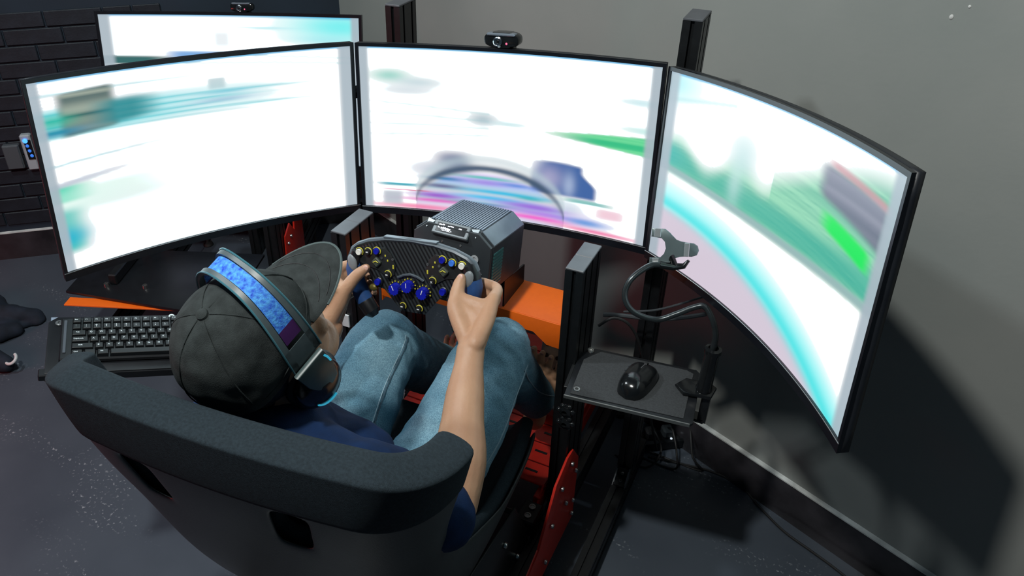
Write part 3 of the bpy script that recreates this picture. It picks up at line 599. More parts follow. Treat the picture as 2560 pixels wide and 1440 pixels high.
for a, b_, rot_ in ((-33, -26.5, 25), (-3, -17, 0), (31, -26.5, -20)):
    kb = MB().lathe([(.0155, 0), (.0155, .003), (.0135, .004)], wp(a, b_, 0), WNn, 24).build('rotary_knob', M_BLK, sw)
    prof = [((12.0 if k % 2 else 11.2)) for k in range(24)]
    MB().prism([(prof[k]/1000*math.cos(2*PI*k/24), prof[k]/1000*math.sin(2*PI*k/24)) for k in range(24)], wp(a, b_, 4), WX, WY, WNn, .014, .0015).build('knob_top', M_BLUE, kb, 30)
    mk = MB(); c_, s_ = math.cos(math.radians(90+rot_)), math.sin(math.radians(90+rot_))
    mk.box(wp(a+c_*4, b_+s_*4, 18.3), (.0016, .010, .0005), RW_ @ rotz(math.radians(rot_))).build('pointer_line', mat('pointer_white', (.75, .76, .8), .5), kb)
    tk = MB()
    for k in range(9):
        q = math.radians(-20+30*k); tk.box(wp(a+14.6*math.cos(q), b_+14.6*math.sin(q), 4.4), (.0030, .0018, .0012), RW_ @ rotz(q))
    tk.build('yellow_mark', M_YEL, kb)
MB().tube([wp(-30, -4, 2), wp(-15, 3, 2), wp(0, 6, 2), wp(15, 3, 2), wp(30, -4, 2)], .003, 8).build('knob_guard', MATS['rim_grey'], sw)
xm = text_mesh('x', .010, 'button_mark'); xm.materials.append(mat('mark_white', (.75, .78, .78), .5))
xo = bpy.data.objects.new('button_mark', xm); COL.objects.link(xo); xo.parent = sw; xo.matrix_parent_inverse = Matrix.Translation(-sw.location); xo.matrix_basis = Matrix.Translation(wp(51.5, .8, 11.2)) @ RW_.to_4x4()
for a_, b_, in ((-51.5, .8), (-96, 44), (-19, -63), (19, -63)): MB().box(wp(a_, b_, 11.1), (.0052, .0022, .0004), RW_).build('button_mark', MATS['mark_white'], sw)
GP = [(128, 40, .0140), (134.5, 22, .0165), (138, 0, .0180), (134, -26, .0172), (126, -50, .0180), (114, -72, .0175), (100, -91, .0165), (93, -100, .010)]
M_GRIP = mat('grip_blue', (.018, .070, .22), .55, 0, .12, 90, .1, 900)
M_GRIPTOP = mat('grip_grey_pad', (.20, .22, .235), .4, 0, .08)
for s in (-1, 1):
    P = lambda a, b: [wp(s*x, y, -3) for x, y, r in GP[a:b]]; Rr = lambda a, b: [r for x, y, r in GP[a:b]]
    g = MB().tube(P(1, 6), Rr(1, 6), 16, True, (1, 1)).build('grip', M_GRIP, sw)
    MB().tube([wp(s*124, 46, -6)]+P(0, 2)+[wp(s*136, 14, -3)], [.006, .0135, .0172, .0172], 16).build('grip_head', K_PLAST, g)
    MB().ball(wp(s*133, 17, 10.5), (.0110, .0185, .0060), RW_ @ rotz(math.radians(-12*s)), 16, 10).build('thumb_pad', M_GRIPTOP, g)
    MB().tube([wp(s*116, -69, -3)]+P(5, 8), [.0182, .0186, .0178, .008], 16).build('grip_end', K_PLAST, g)
    MB().box(wp(s*86, -2, -24), (.075, .05, .004), RW_, .003).build('shift_paddle', K_PLAST, sw)
MB().lathe([(.034, 0), (.034, .012), (.028, .018), (.028, .034)], wp(0, 0, -42), WNn, 24).build('hub', K_ALU, sw)

# ================================================================== KEYBOARD TRAY + KEYBOARD
KX, KY, KZ = V((.66519, .71460, -.21651)), V((-.70533, .69651, .13184)), V((.24501, .06502, .96734)); KO = V((-.601, -.577, .879))
RK = Matrix((KX, KY, KZ)).transposed()
def kp(x, y, z=0.): return KO + KX*(x/1000) + KY*(y/1000) + KZ*(z/1000)
kt = thing('keyboard_tray', 'black metal keyboard tray on an arm at the left side of the rig', 'tray', tuple(kp(120, -50, -40)))
plate = [(-54, 16), (-39, 31), (330, 31), (330, -132), (-54, -132)]
MB().prism([(x/1000, y/1000) for x, y in plate], kp(0, 0, -19), KX, KY, KZ, .004, .0008).build('tray_plate', K_PLAST, kt, 25)
MB().box(kp(138, -133, -26), (.384, .003, .018), RK, .001).build('front_lip', K_PLAST, kt)
MB().box(kp(-52, -126, -24), (.026, .02, .016), RK, .002).build('corner_block', K_PLAST, kt)
MB().prism([(-.050, .020), (-.050, .031), (-.037, .031)], kp(0, 0, -15.2), KX, KY, KZ, .0006).build('corner_sticker', mat('sticker_blue_grey', (.20, .25, .32), .5), kt)
for x, y in ((-34, 12), (186, 24), (318, 24)): MB().lathe([(.0075, 0), (.0078, .002), (.006, .0035), (.003, .0035), (.0026, .001), (.0003, .001)], kp(x, y, -15), KZ, 16).build('bolt', K_STEEL if x > 0 else K_GREYM, kt)
MB().tube([kp(300, -20, -24), V((-.36, -.20, .80)), V((-.285, -.08, .80))], .014, 10).build('support_arm', K_ALU, kt)
kb = thing('keyboard', 'black compact keyboard with white legends on the left tray', 'keyboard', tuple(kp(120, -45, -15)))
MB().box(kp(125, -46, -9), (.310, .122, .012), RK, .003).build('case', K_PLAST, kb)
MB().box(kp(-21, -42, -2.5), (.006, .096, .004), RK, .001).build('case_rim', mat('case_rim', (.06, .07, .085), .35), kb)
def key_mesh(wu):
    b = bmesh.new(); bmesh.ops.create_cube(b, size=1.0); wx = .019*wu-.0022
    for v in b.verts:
        k = .78 if v.co.z > 0 else 1.0; v.co = V((v.co.x*(wx - (.0036 if v.co.z > 0 else 0)), v.co.y*.0168*k, v.co.z*.0075))
    m = bpy.data.meshes.new('key'); bmesh.ops.bevel(b, geom=[e for e in b.edges if e.verts[0].co.z > 0 and e.verts[1].co.z > 0], offset=.0008, segments=1, affect='EDGES'); b.to_mesh(m); b.free(); m.materials.append(M_KEY); return m
M_KEY = mat('key_black', (.005, .006, .007), .42, 0, .15); M_LEG = mat('legend_white', (.85, .92, .95), .5)
rows = [(0, [('Esc', 1)]+[('F%d' % i, 1) for i in range(1, 13)]+[('Del', 1), ('', 1)]),
        (1, [('~\n`', 1)]+[(a+'\n'+b_, 1) for a, b_ in zip('!@#$%^&*()_+', '1234567890-=')]+[('Back', 2)]),
        (2, [('Tab', 1.5)]+[(c, 1) for c in 'QWERTYUIOP']+[('{\n[', 1), ('}\n]', 1), ('\\', 1.5)]),
        (3, [('CapsLock', 1.75)]+[(c, 1) for c in 'ASDFGHJKL']+[(':\n;', 1), ('"\n\'', 1), ('Enter', 2.25)]),
        (4, [('Shift', 2.25)]+[(c, 1) for c in 'ZXCVBNM']+[('<\n,', 1), ('>\n.', 1), ('?\n/', 1), ('Shift', 2.75)]),
        (5, [('Ctrl', 1.25), ('', 1.25), ('Alt', 1.25), ('', 6.25), ('Alt', 1.25), ('Fn', 1.25), ('', 1.25), ('Ctrl', 1.25)])]
kmesh, lmesh = {}, {}
for r, ks in rows:
    x = -.5
    for txt, wu in ks:
        if wu not in kmesh: kmesh[wu] = key_mesh(wu)
        cx = (x+wu/2)*19; x += wu
        o = bpy.data.objects.new('key', kmesh[wu]); COL.objects.link(o); o.parent = kb; o.matrix_parent_inverse = Matrix.Translation(-kb.location)
        o.matrix_basis = Matrix.Translation(kp(cx, -19*r, 1)) @ RK.to_4x4()
        if txt:
            if txt not in lmesh:
                lm = text_mesh(txt, .0058 if len(txt) < 2 else (.0042 if '\n' in txt else .0046)); lm.materials.append(M_LEG); lmesh[txt] = lm
            l = bpy.data.objects.new('legend', lmesh[txt]); COL.objects.link(l); l.parent = o
            l.location = (-.001 if wu < 1.2 else -.0015*wu, .0006, .0039)

# ================================================================== MOUSE TRAY, MOUSE, GOOSENECK HOLDER
TX, TY = V((.99, .12, 0)).normalized(), V((-.12, .99, 0)).normalized(); TO = V((.305, -.134, .690))
RT = Matrix((TX, TY, V((0, 0, 1)))).transposed()
def tp_(x, y, z=0.): return TO + TX*x + TY*y + V((0, 0, z))
mt = thing('mouse_tray', 'small black metal mouse tray bolted to the right wheel upright', 'tray', tuple(tp_(.1, .08, -.04)))
MB().prism([(0, 0), (.262, 0), (.266, .004), (.266, .165), (.255, .178), (.03, .178), (0, .15)], tp_(0, 0, 0), TX, TY, (0, 0, 1), .006, .001).build('tray_plate', K_PLAST, mt, 25)
MB().box(tp_(.130, -.001, .002), (.262, .003, .010), RT, .0012).build('front_lip', mat('tray_edge', (.10, .11, .11), .35, .3), mt)
MB().box(tp_(.255, .060, -.002), (.014, .115, .008), RT, .001).build('side_bar', K_ALU, mt)
MB().box(tp_(-.004, .1, -.018), (.008, .14, .04), RT, .001).build('mount_flange', K_ALU, mt)
for x, y in ((.022, .022), (.022, .165)): MB().lathe([(.0082, 0), (.0085, .002), (.007, .0045), (.004, .0045), (.0036, .002), (.0003, .002)], tp_(x, y, .006), (0, 0, 1), 16).build('bolt', K_STEEL, mt)
# star knobs under the tray
for (x, y, z) in ((.008, -.010, -.030), (.010, -.012, -.062)):
    kn = MB()
    for k in range(6): a = 2*PI*k/6; kn.ball(tp_(x+.014*math.cos(a), y, z+.014*math.sin(a)), (.0065, .006, .0065), None, 10, 8)
    kn.lathe([(.013, -.006), (.013, .006), (.006, .009), (.006, .0)], tp_(x, y, z), (0, -1, 0), 16); kn.build('star_knob', K_GLOSS, mt)
pad = MB().prism([(.012, .006), (.246, .010), (.250, .160), (.235, .168), (.045, .168), (.014, .128)], tp_(0, 0, .0062), TX, TY, (0, 0, 1), .002, .0006).build('mouse_pad', mat('pad_cloth', (.040, .043, .046), .85, 0, .2, 300, .3, 1200), None, 25)
tag(pad, 'dark grey cloth mouse pad lying on the right tray', 'mouse pad')
mo = thing('mouse', 'black computer mouse on the pad on the right tray', 'mouse', tuple(tp_(.135, .085, .008)))
MX, MY = (Matrix.Rotation(math.radians(-8), 3, 'Z') @ V((1, 0, 0))), (Matrix.Rotation(math.radians(-8), 3, 'Z') @ V((0, 1, 0)))
mcn = tp_(.140, .085, .0084)
def mouse_pt(u, v):       # u along length -1 (rear)..1, v around 0..1 over the back
    yl = .061*u; wdt = (.033-.004*u*u+.002*u)*math.sqrt(max(0, 1-abs(u)**5)); hgt = (.038-.010*(u+.25)**2)*math.sqrt(max(0, 1-abs(u)**4))
    a = PI*v; return mcn + MY*yl + MX*(-wdt*math.copysign(abs(math.cos(a))**.7, math.cos(a))) + V((0, 0, .0005+hgt*math.sin(a)**.8))
G = [[mouse_pt(-1+2*i/20, j/14) for j in range(15)] for i in range(21)]
sh = MB(); sh.grid(G); sh.f += [tuple(i*15 for i in range(21)[::1])[:0] or (0, 14, 29, 15)]
for i in range(1, 20): sh.f.append((i*15, i*15+14, (i+1)*15+14, (i+1)*15))
shell = sh.build('shell', K_GLOSS, mo, 60)
MB().tube([mouse_pt(u, .5)+V((0, 0, .0002)) for u in (.15, .3, .5, .7, .9)], .0009, 6).build('button_split', mat('split_grey', (.12, .12, .13), .4), shell)
MB().lathe([(.0085, -.003), (.009, 0), (.0085, .003)], mouse_pt(.62, .5)-V((0, 0, .005)), MX, 16).build('scroll_wheel', K_RUBB, mo)
for k in (0, 1): MB().tube([mouse_pt(.0+.28*k, .17)-MX*.0006, mouse_pt(.22+.28*k, .17)-MX*.0006], .0022, 8).build('side_button', mat('side_grey', (.05, .055, .06), .35), mo)
gn = thing('gooseneck_holder', 'black gooseneck clamp holder with silver three armed head at the right tray', 'holder', tuple(tp_(.258, .13, 0)))
cb = V((.560, .003, .699))
MB().prism([(-.052, -.010), (-.030, -.032), (.026, -.020), (.030, .016), (.016, .026), (-.036, .020)], cb, (1, 0, 0), (0, 1, 0), (0, 0, 1), .010, .004).build('clamp_pad', K_GLOSS, gn, 30)
MB().prism([(-.01, -.075), (.008, -.075), (.008, .0), (-.01, .0)], cb + V((.016, -.012, 0)), (1, 0, 0), (0, 0, 1), (0, 1, 0), .022, .002).build('clamp_jaw', K_GLOSS, gn)
MB().box(cb + V((-.005, 0, -.072)), (.05, .03, .008), None, .002).build('clamp_foot', K_GLOSS, gn)
MB().lathe([(.017, 0), (.0175, .004), (.0155, .012), (.0145, .095), (.017, .100), (.017, .110), (.0105, .112), (.0085, .106)], cb + V((.006, -.002, .009)), (.02, .0, 1), 20).build('socket_tube', K_GLOSS, gn)
goose = [(.567, .0, .81), (.567, .0, .85), (.556, .0, .885), (.535, .005, .91), (.515, .0, .905), (.487, -.012, .888), (.451, -.028, .872), (.405, -.040, .885), (.382, -.032, .912), (.386, -.012, .942), (.412, .018, .964), (.435, .030, .966), (.455, .040, .962)]
MB().tube(smooth(goose), .0062, 12).build('flexible_neck', mat('neck_metal', (.035, .042, .045), .25, .5, .2), gn) 
MB().tube([(.430, .028, .967), (.455, .040, .962), (.475, .048, .965), (.482, .052, .978)], [.0078, .0078, .006, .003], 12).build('neck_end', K_GLOSS, gn)
# three armed head, in a plane just in front of the right screen
HY0 = V((.447, .077, .994)) - nR*.030 + V((.018, .004, 0)); hn = V((.12, -.90, .42)).normalized(); hxx = V((.985, .17, .08)); hxx = (hxx-hn*hxx.dot(hn)).normalized(); hyy = hn.cross(hxx)
yp = [(-.052, .036), (-.018, .036), (-.004, .026), (.010, .008), (.022, .004), (.056, .004), (.066, -.002), (.070, -.014), (.066, -.026), (.054, -.031), (.024, -.031), (.010, -.036), (.000, -.046), (-.006, -.062), (-.018, -.062), (-.052, -.062), (-.052, -.042), (-.024, -.042), (-.014, -.030), (-.010, -.014), (-.014, .004), (-.024, .014), (-.052, .014)]
yp = [(x*.78, y*.78+.006) for x, y in yp]
hd = MB().prism(yp, HY0, hxx, hyy, hn, .010, .002).build('three_arm_head', mat('head_grey', (.16, .20, .205), .32, .6, .08), gn, 25)
for (x, y, w_, h_) in ((-.028, .0255, .013, .018), (-.028, -.0345, .013, .017), (.031, -.0045, .010, .028)): MB().box(HY0 + hxx*x + hyy*y + hn*.0105, (w_, h_, .003), Matrix((hxx, hyy, hn)).transposed(), .001).build('silver_cap', mat('cap_silver', (.62, .64, .65), .28, .8), hd)
MB().tube([HY0 + hxx*.002 + hyy*-.03, HY0 + hxx*.004 + hyy*-.02 + hn*.02, V((.458, .042, .966))], .006, 8).build('ball_joint', K_GLOSS, gn)
def cable(label, path, r=.003, m=None, name='cable'):
    o = MB().tube(smooth(path), r, 8).build(name, m or K_RUBB); return tag(o, label, 'cable')
K_CAB = mat('cable_grey', (.05, .055, .06), .35, 0, .1)
cable('thick dark cable running level from the right upright to under the right screen', [(.285, .19, .690), (.319, .2, .693), (.41, .2, .711), (.47, .2, .735), (.519, .2, .761)], .0055, K_CAB)
cable('thin cable slanting up behind the gooseneck to the right screen', [(.33, .21, .70), (.41, .205, .735), (.50, .20, .80), (.56, .17, .86)], .0028, K_CAB)
cable('thin black cable lying in a long curve across the floor by the grey wall', [(.405, .47, .004), (.44, .475, .004), (.501, .485, .004), (.595, .496, .004), (.681, .478, .004), (.748, .419, .004), (.822, .362, .004), (.899, .326, .004), (.983, .284, .004), (1.15, .18, .004)], .0035)
cable('black cable arching down behind the mouse tray', [(.30, .10, .72), (.33, .12, .74), (.37, .13, .72), (.40, .16, .62), (.425, .30, .30), (.43, .46, .05)], .0035)
ps = thing('power_strip', 'black power strip with plugged cables on the floor behind the stand foot', 'power strip', (.46, .55, 0))
RP = rotz(math.radians(35))
MB().box((.450, .560, .020), (.21, .055, .04), RP, .006).build('body', K_PLAST, ps)
for k, d_ in enumerate((-.07, -.015, .04)):
    c = V((.450, .560, .040)) + RP @ V((d_, 0, 0)); MB().box(c + V((0, 0, .016)), (.034, .036, .032), RP, .006).build('plug', mat('plug_grey', (.07, .08, .085), .4) if k == 1 else K_RUBB, ps)
    MB().tube(smooth([c+V((0, 0, .03)), c+V((.02, -.03, .05)), c+V((.05, -.06-.02*k, .01)), c+V((.02+.03*k, -.10, -.035)), c+V((-.08, -.09, -.036))]), .0032, 8).build('lead', K_RUBB, ps)
MB().ball((.455, .54, .0415), (.004, .004, .003), None, 8, 6).build('indicator', emit('strip_led', (.8, .9, 1), .8), ps)

# ================================================================== SEAT
def seat_curve(key, a):
    hw, yc, zc, wx, wy, wz = key; s = abs(a); sg = 1 if a >= 0 else -1
    if a < 0 and zc > .75: wy = wy + (yc-wy)*.35*min(1, (zc-.75)/.15)
    if s < .58:
        t = s/.58; return V((sg*hw*t, yc + .012*t*t, zc))
    t = (s-.58)/.42; q = t*PI/2; e = t*t*(3-2*t)
    return V((sg*(hw+(wx-hw)*math.sin(q)), yc+.012+(wy-yc-.012)*(1-math.cos(q)), zc+(wz-zc)*e))
KEYS = [(.235, -.838, 1.088, .318, -.690, 1.046), (.214, -.830, .985, .296, -.672, .955), (.186, -.795, .84, .262, -.665, .80), (.172, -.730, .62, .244, -.565, .64), (.178, -.62, .43, .256, -.43, .57), (.185, -.44, .385, .262, -.33, .54), (.19, -.22, .42, .262, -.18, .53), (.19, -.07, .455, .245, -.07, .515)]
def seat_key(b):
    x = b*(len(KEYS)-1); i = min(int(x), len(KEYS)-2); t = x-i; K = [np.array(KEYS[max(0, min(len(KEYS)-1, j))]) for j in (i-1, i, i+1, i+2)]
    return .5*((2*K[1])+(K[2]-K[0])*t+(2*K[0]-5*K[1]+4*K[2]-K[3])*t*t+(3*K[1]-K[0]-3*K[2]+K[3])*t**3)
def seat_surface(b0, b1, na, nb, holes, off=0.):
    P = [[seat_curve(seat_key(b0+(b1-b0)*j/nb), -1+2*i/na) for j in range(nb+1)] for i in range(na+1)]
    if off:
        Q = [[None]*(nb+1) for _ in range(na+1)]
        for i in range(na+1):
            for j in range(nb+1):
                du = P[min(i+1, na)][j]-P[max(i-1, 0)][j]; dv = P[i][min(j+1, nb)]-P[i][max(j-1, 0)]; n_ = du.cross(dv).normalized(); Q[i][j] = P[i][j] - n_*off*(1 if n_.dot(V((0, 1, .6))-V((P[i][j].x*3, 0, 0))) > 0 else -1)
        P = Q
    mb = MB(); vs = [q for r in P for q in r]; fs = []
    for i in range(na):
        for j in range(nb):
            if (i, j) in holes: continue
            fs.append((i*(nb+1)+j, (i+1)*(nb+1)+j, (i+1)*(nb+1)+j+1, i*(nb+1)+j+1))
    return mb.add(vs, fs)
seat = thing('bucket_seat', 'black fabric bucket racing seat with hard shell and harness openings, driver in it', 'seat', (0, -.5, .2))
SLOTS = {(i, j) for i in (6, 7, 15, 16) for j in (1, 2, 3)}
SEAT_R = Matrix.Translation(V((0, -.6, 0))) @ Matrix.Rotation(math.radians(5), 4, 'Z') @ Matrix.Translation(V((0, .6, 0)))
o = seat_surface(0, .158, 40, 8, set()).build('shoulder_pad', K_FABRIC, seat, 0)
modded(o, ('SOLIDIFY', dict(thickness=.060, offset=0)), ('SUBSURF', dict(levels=2, render_levels=2)))
o1 = seat_surface(.13, 1, 24, 27, SLOTS).build('liner', K_FABRIC, seat, 0)
modded(o1, ('SOLIDIFY', dict(thickness=.030, offset=0)), ('SUBSURF', dict(levels=2, render_levels=2)))
o2 = seat_surface(.13, .9367, 24, 25, SLOTS, .022).build('shell', K_SHELL, seat, 0)
modded(o2, ('SOLIDIFY', dict(thickness=.008, offset=0)), ('SUBSURF', dict(levels=2, render_levels=2)))
for q in (o, o1, o2): q.data.transform(SEAT_R)
# piping seam along the rim
rp = [SEAT_R @ (seat_curve(seat_key(0.03), -1+2*i/60) + V((0, -.0292, .004))) for i in range(61)]
MB().tube(rp[8:53], .0009, 6).build('rim_seam', K_RUBB, seat)
for s in (-1, 1):
    MB().prism([(-.62, .20), (-.16, .20), (-.16, .26), (-.24, .42), (-.50, .46), (-.62, .30)], (s*.247-.0025, 0, 0), (0, 1, 0), (0, 0, 1), (1, 0, 0), .005, .001).build('side_mount', K_ALU, seat, 25)
    for y, z in ((-.30, .36), (-.46, .38), (-.22, .23), (-.56, .23)): bolt(seat, (s*.2505, y, z), (s, 0, 0), .008, .006)
    MB().box((s*.225, -.40, .215), (.05, .52, .028), None, .003).build('slide_rail', K_PLAST, seat)
    MB().box((s*.235, -.105, .235), (.05, .07, .05), None, .004).build('slide_block', K_ALU, seat)
    for k in (0, 1): MB().lathe([(.0085, 0), (.0085, .003), (.0055, .003), (.005, .001), (.0003, .001)], (s*.236, -.12+.03*k, .2605), (0, 0, 1), 14).build('bolt', K_STEEL, seat)
MB().tube([(-.2, -.115, .245), (.2, -.115, .245)], .008, 10).build('adjust_bar', K_PLAST, seat)

# ================================================================== PERSON
M_SKIN = mat('skin', (.43, .235, .142), .5, 0, 0, 22, .18, 260, .4, (.50, .29, .178), detail=4)
_b = M_SKIN.node_tree.nodes['Principled BSDF']; _b.inputs['Subsurface Weight'].default_value = .08; _b.inputs['Subsurface Radius'].default_value = (.02, .008, .004); _b.inputs['Subsurface Scale'].default_value = .3
M_DENIM = mat('denim', (.075, .185, .265), .85, 0, 0, 8, .35, 900, .2, (.200, .345, .430), detail=7)
_nt = M_DENIM.node_tree; _pb = _nt.nodes['Principled BSDF']; _tc = _nt.nodes['Texture Coordinate']
_n = _nt.nodes.new('ShaderNodeTexNoise'); _n.inputs['Scale'].default_value = 420; _n.inputs['Detail'].default_value = 2; _nt.links.new(_tc.outputs['Object'], _n.inputs['Vector'])
_r = _nt.nodes.new('ShaderNodeValToRGB'); _r.color_ramp.elements[0].position = .35; _r.color_ramp.elements[1].position = .68; _r.color_ramp.elements[0].color = (.72, .74, .76, 1); _r.color_ramp.elements[1].color = (1.35, 1.28, 1.22, 1); _nt.links.new(_n.outputs['Fac'], _r.inputs['Fac'])
_m = _nt.nodes.new('ShaderNodeMix'); _m.data_type = 'RGBA'; _m.blend_type = 'MULTIPLY'; _m.inputs['Factor'].default_value = 1.0
_nt.links.new(_pb.inputs['Base Color'].links[0].from_socket, _m.inputs[6]); _nt.links.new(_r.outputs['Color'], _m.inputs[7]); _nt.links.new(_m.outputs[2], _pb.inputs['Base Color'])
M_SHIRT = mat('blue_tshirt', (.002, .017, .066), .8, 0, .25, 30, .25, 500, .25)
M_CAP = mat('cap_cotton', (.030, .036, .036), .88, 0, .25, 60, .35, 700, .2)
M_HAIR = mat('black_hair', (.006, .006, .007), .55, 0, .3, 200, .4, 300)
pe = thing('person', 'driver in black cap, blue t-shirt and jeans gripping the steering wheel, barefoot', 'person', (0, -.5, .42))
EC = V((-.018, -.656, 1.070)); HX, HF, HU = V((.9642, -.2143, -.1560)).normalized(), V((.2640, .8294, .4924)).normalized(), V((.0238, -.5160, .8563)).normalized()
RH = Matrix((HX, HF, HU)).transposed()
def hp_(x, f, u): return EC + HX*x + HF*f + HU*u
body = MB()
body.ball(hp_(0, -.002, .052), (.076, .096, .096), RH, 28, 20)                 # skull
body.ball(hp_(0, .045, -.022), (.060, .056, .074), RH, 22, 16)                # face
body.chain([hp_(-.052, .02, -.05), hp_(-.030, .070, -.082), hp_(0, .086, -.090), hp_(.030, .070, -.082), hp_(.052, .02, -.05)], [.020, .020, .021, .020, .020], 12)   # jaw
body.chain([hp_(0, .096, .028), hp_(0, .106, .008), hp_(0, .118, -.012)], [.008, .009, .012], 10)      # nose
for s in (-1, 1):
    body.ball(hp_(s*.012, .108, -.016), (.008, .008, .007), RH, 8, 6); body.ball(hp_(s*.036, .078, -.010), (.022, .018, .018), RH, 12, 8)
    body.chain([hp_(s*.016, .094, .034), hp_(s*.034, .090, .038), hp_(s*.052, .074, .032)], [.006, .007, .006], 8)
    body.ball(hp_(s*.078, -.004, .0), (.008, .020, .032), RH, 12, 8)
body.chain([hp_(-.020, .094, -.042), hp_(0, .101, -.040), hp_(.020, .094, -.042)], [.005, .006, .005], 8); body.chain([hp_(-.017, .092, -.051), hp_(0, .098, -.053), hp_(.017, .092, -.051)], [.005, .0065, .005], 8)
body.chain([hp_(0, -.020, -.01), V((-.008, -.658, .985)), V((0, -.682, .90)), V((0, -.69, .84))], [.054, .053, .057, .075], 18)
body.chain([V((0, -.68, .87)), V((0, -.62, .72)), V((0, -.54, .56)), V((0, -.50, .50))], [.10, .11, .11, .11], 18)    # trunk under the shirt
SH = {1: V((.165, -.690, .905)), -1: V((-.140, -.665, .865))}; EL = {1: V((.262, -.572, .770)), -1: V((-.185, -.520, .745))}
WR = {}
def hand(s):
    G = wp(s*131, -36, -3); g = (wp(s*137, -8, -3)-wp(s*123, -56, -3)).normalized(); n_ = (WNn - g*WNn.dot(g)).normalized(); o_ = g.cross(n_)
    if o_.dot(WX)*s < 0: o_ = -o_
    def q(th, r, h): a = math.radians(th); return G + g*h + n_*(r*math.cos(a)) + o_*(r*math.sin(a))
    W = q(30, .122, -.036) if s > 0 else q(46, .086, -.074); WR[s] = W
    M_ = []
    for k, (h, ln) in enumerate(((.036, 1.0), (.016, 1.06), (-.005, 1.0), (-.024, .88))):
        m0 = q(68 if s > 0 else 86, .051-.002*k if s > 0 else .046-.001*k, h+.003); M_.append(m0)
        body.chain([m0, q(120 if s > 0 else 134, .0425*ln, h+.005), q(176 if s > 0 else 182, .0300, h+.001), q(240, .0275, h-.002)], [.0125-.0008*k, .0108-.0007*k, .0095-.0006*k, .0084-.0005*k], 12, 5)
        a0 = W + g*(h*.55) + o_*.004
        body.chain([a0, a0.lerp(m0, .5)+o_*.003, m0], [.0175, .0165, .0132], 12)
    for k in range(3): body.chain([W.lerp(M_[k], .35), (M_[k]+M_[k+1])/2-o_*.002], [.018, .0125], 12)
    if s > 0: th = [W - n_*.012 - o_*.014 + g*.010, q(-2, .062, .004), q(-22, .045, .022), q(-40, .036, .040), q(-48, .033, .052)]
    else: th = [W + g*.012 + n_*.006, q(26, .056, -.022), q(-2, .044, .006), q(-40, .040, .026), q(-66, .052, .036)]
    body.chain(th, [.018, .0175, .0148, .0128, .0100], 12, 5)
    for t_ in (.35, .65, .9): body.chain([M_[0].lerp(q(20, .058, .014), .45), W.lerp(th[2], t_)*.5 + W.lerp(M_[0], t_)*.5, th[2]], [.011, .0125, .012], 12)
    body.chain([W.lerp(M_[1], .3), q(34, .066, .004), q(20, .056, .012)], [.018, .017, .012], 12)
    nl = MB(); d = (th[-1]-th[-2]).normalized(); up = (n_ - d*n_.dot(d)).normalized(); c = th[-1]+d*.001+up*.0074
    nl.ball(c, (.0058, .0075, .0016), Matrix((d.cross(up), d, up)).transposed(), 12, 6).build('thumb_nail', mat('nail', (.62, .36, .28), .35), pe)
    # forearm and upper arm
    E_ = EL[s]; f = (W-E_)
    body.chain([E_, E_+f*.28+V((s*.004, 0, .004)), E_+f*.62, W-f*.06, W+f*.02], [.043, .0475, .037, .0265, .0262], 18)
    body.chain([SH[s], SH[s].lerp(E_, .55), E_], [.052, .046, .042], 18)
    body.ball(E_ - f.normalized()*.012, .038, None, 14, 10)
hand(1); hand(-1)
# lower legs and bare feet
KN = {1: V((.130, -.095, .714)), -1: V((-.128, -.160, .690))}; AN = {1: V((.150, .128, .405)), -1: V((-.105, .16, .35))}
def foot(s):
    A = AN[s]; up = V((0, .03, .152)); tx = s
    heel = A + V((0, -.005, -.062)); body.chain([A + V((0, -.02, .06)), A, heel], [.036, .034, .030], 16)
    for k in range(5):
        x = tx*(-.034+.017*k); L = (.142, .146, .138, .128, .114)[k]; r = (.0125, .0098, .0092, .0088, .0082)[k]
        b0 = A + V((x*.35, .010, -.015)); b1 = A + V((x, .020+.004*k, L-.052)); t1 = A + V((x*1.25, .006+.004*k, L-.020)); t2 = A + V((x*1.32, .018+.004*k, L+.004))
        body.chain([b0, b1], [.028, .017], 14); body.chain([b1, t1, t2], [.0125, r, r*.95], 12, 5)
        nl = MB().ball(t2 + V((0, -r*.85, .002)), (r*.6, r*.22, r*.62), None, 10, 6); nl.build('toe_nail', MATS['nail'], pe)
    body.chain([KN[s], KN[s].lerp(A, .35)+V((0, -.012, -.01)), A+V((0, -.02, .05))], [.05, .05, .034], 16)
foot(1); foot(-1)
bd = fuse('body', body, M_SKIN, pe, .0034, 5, .5)
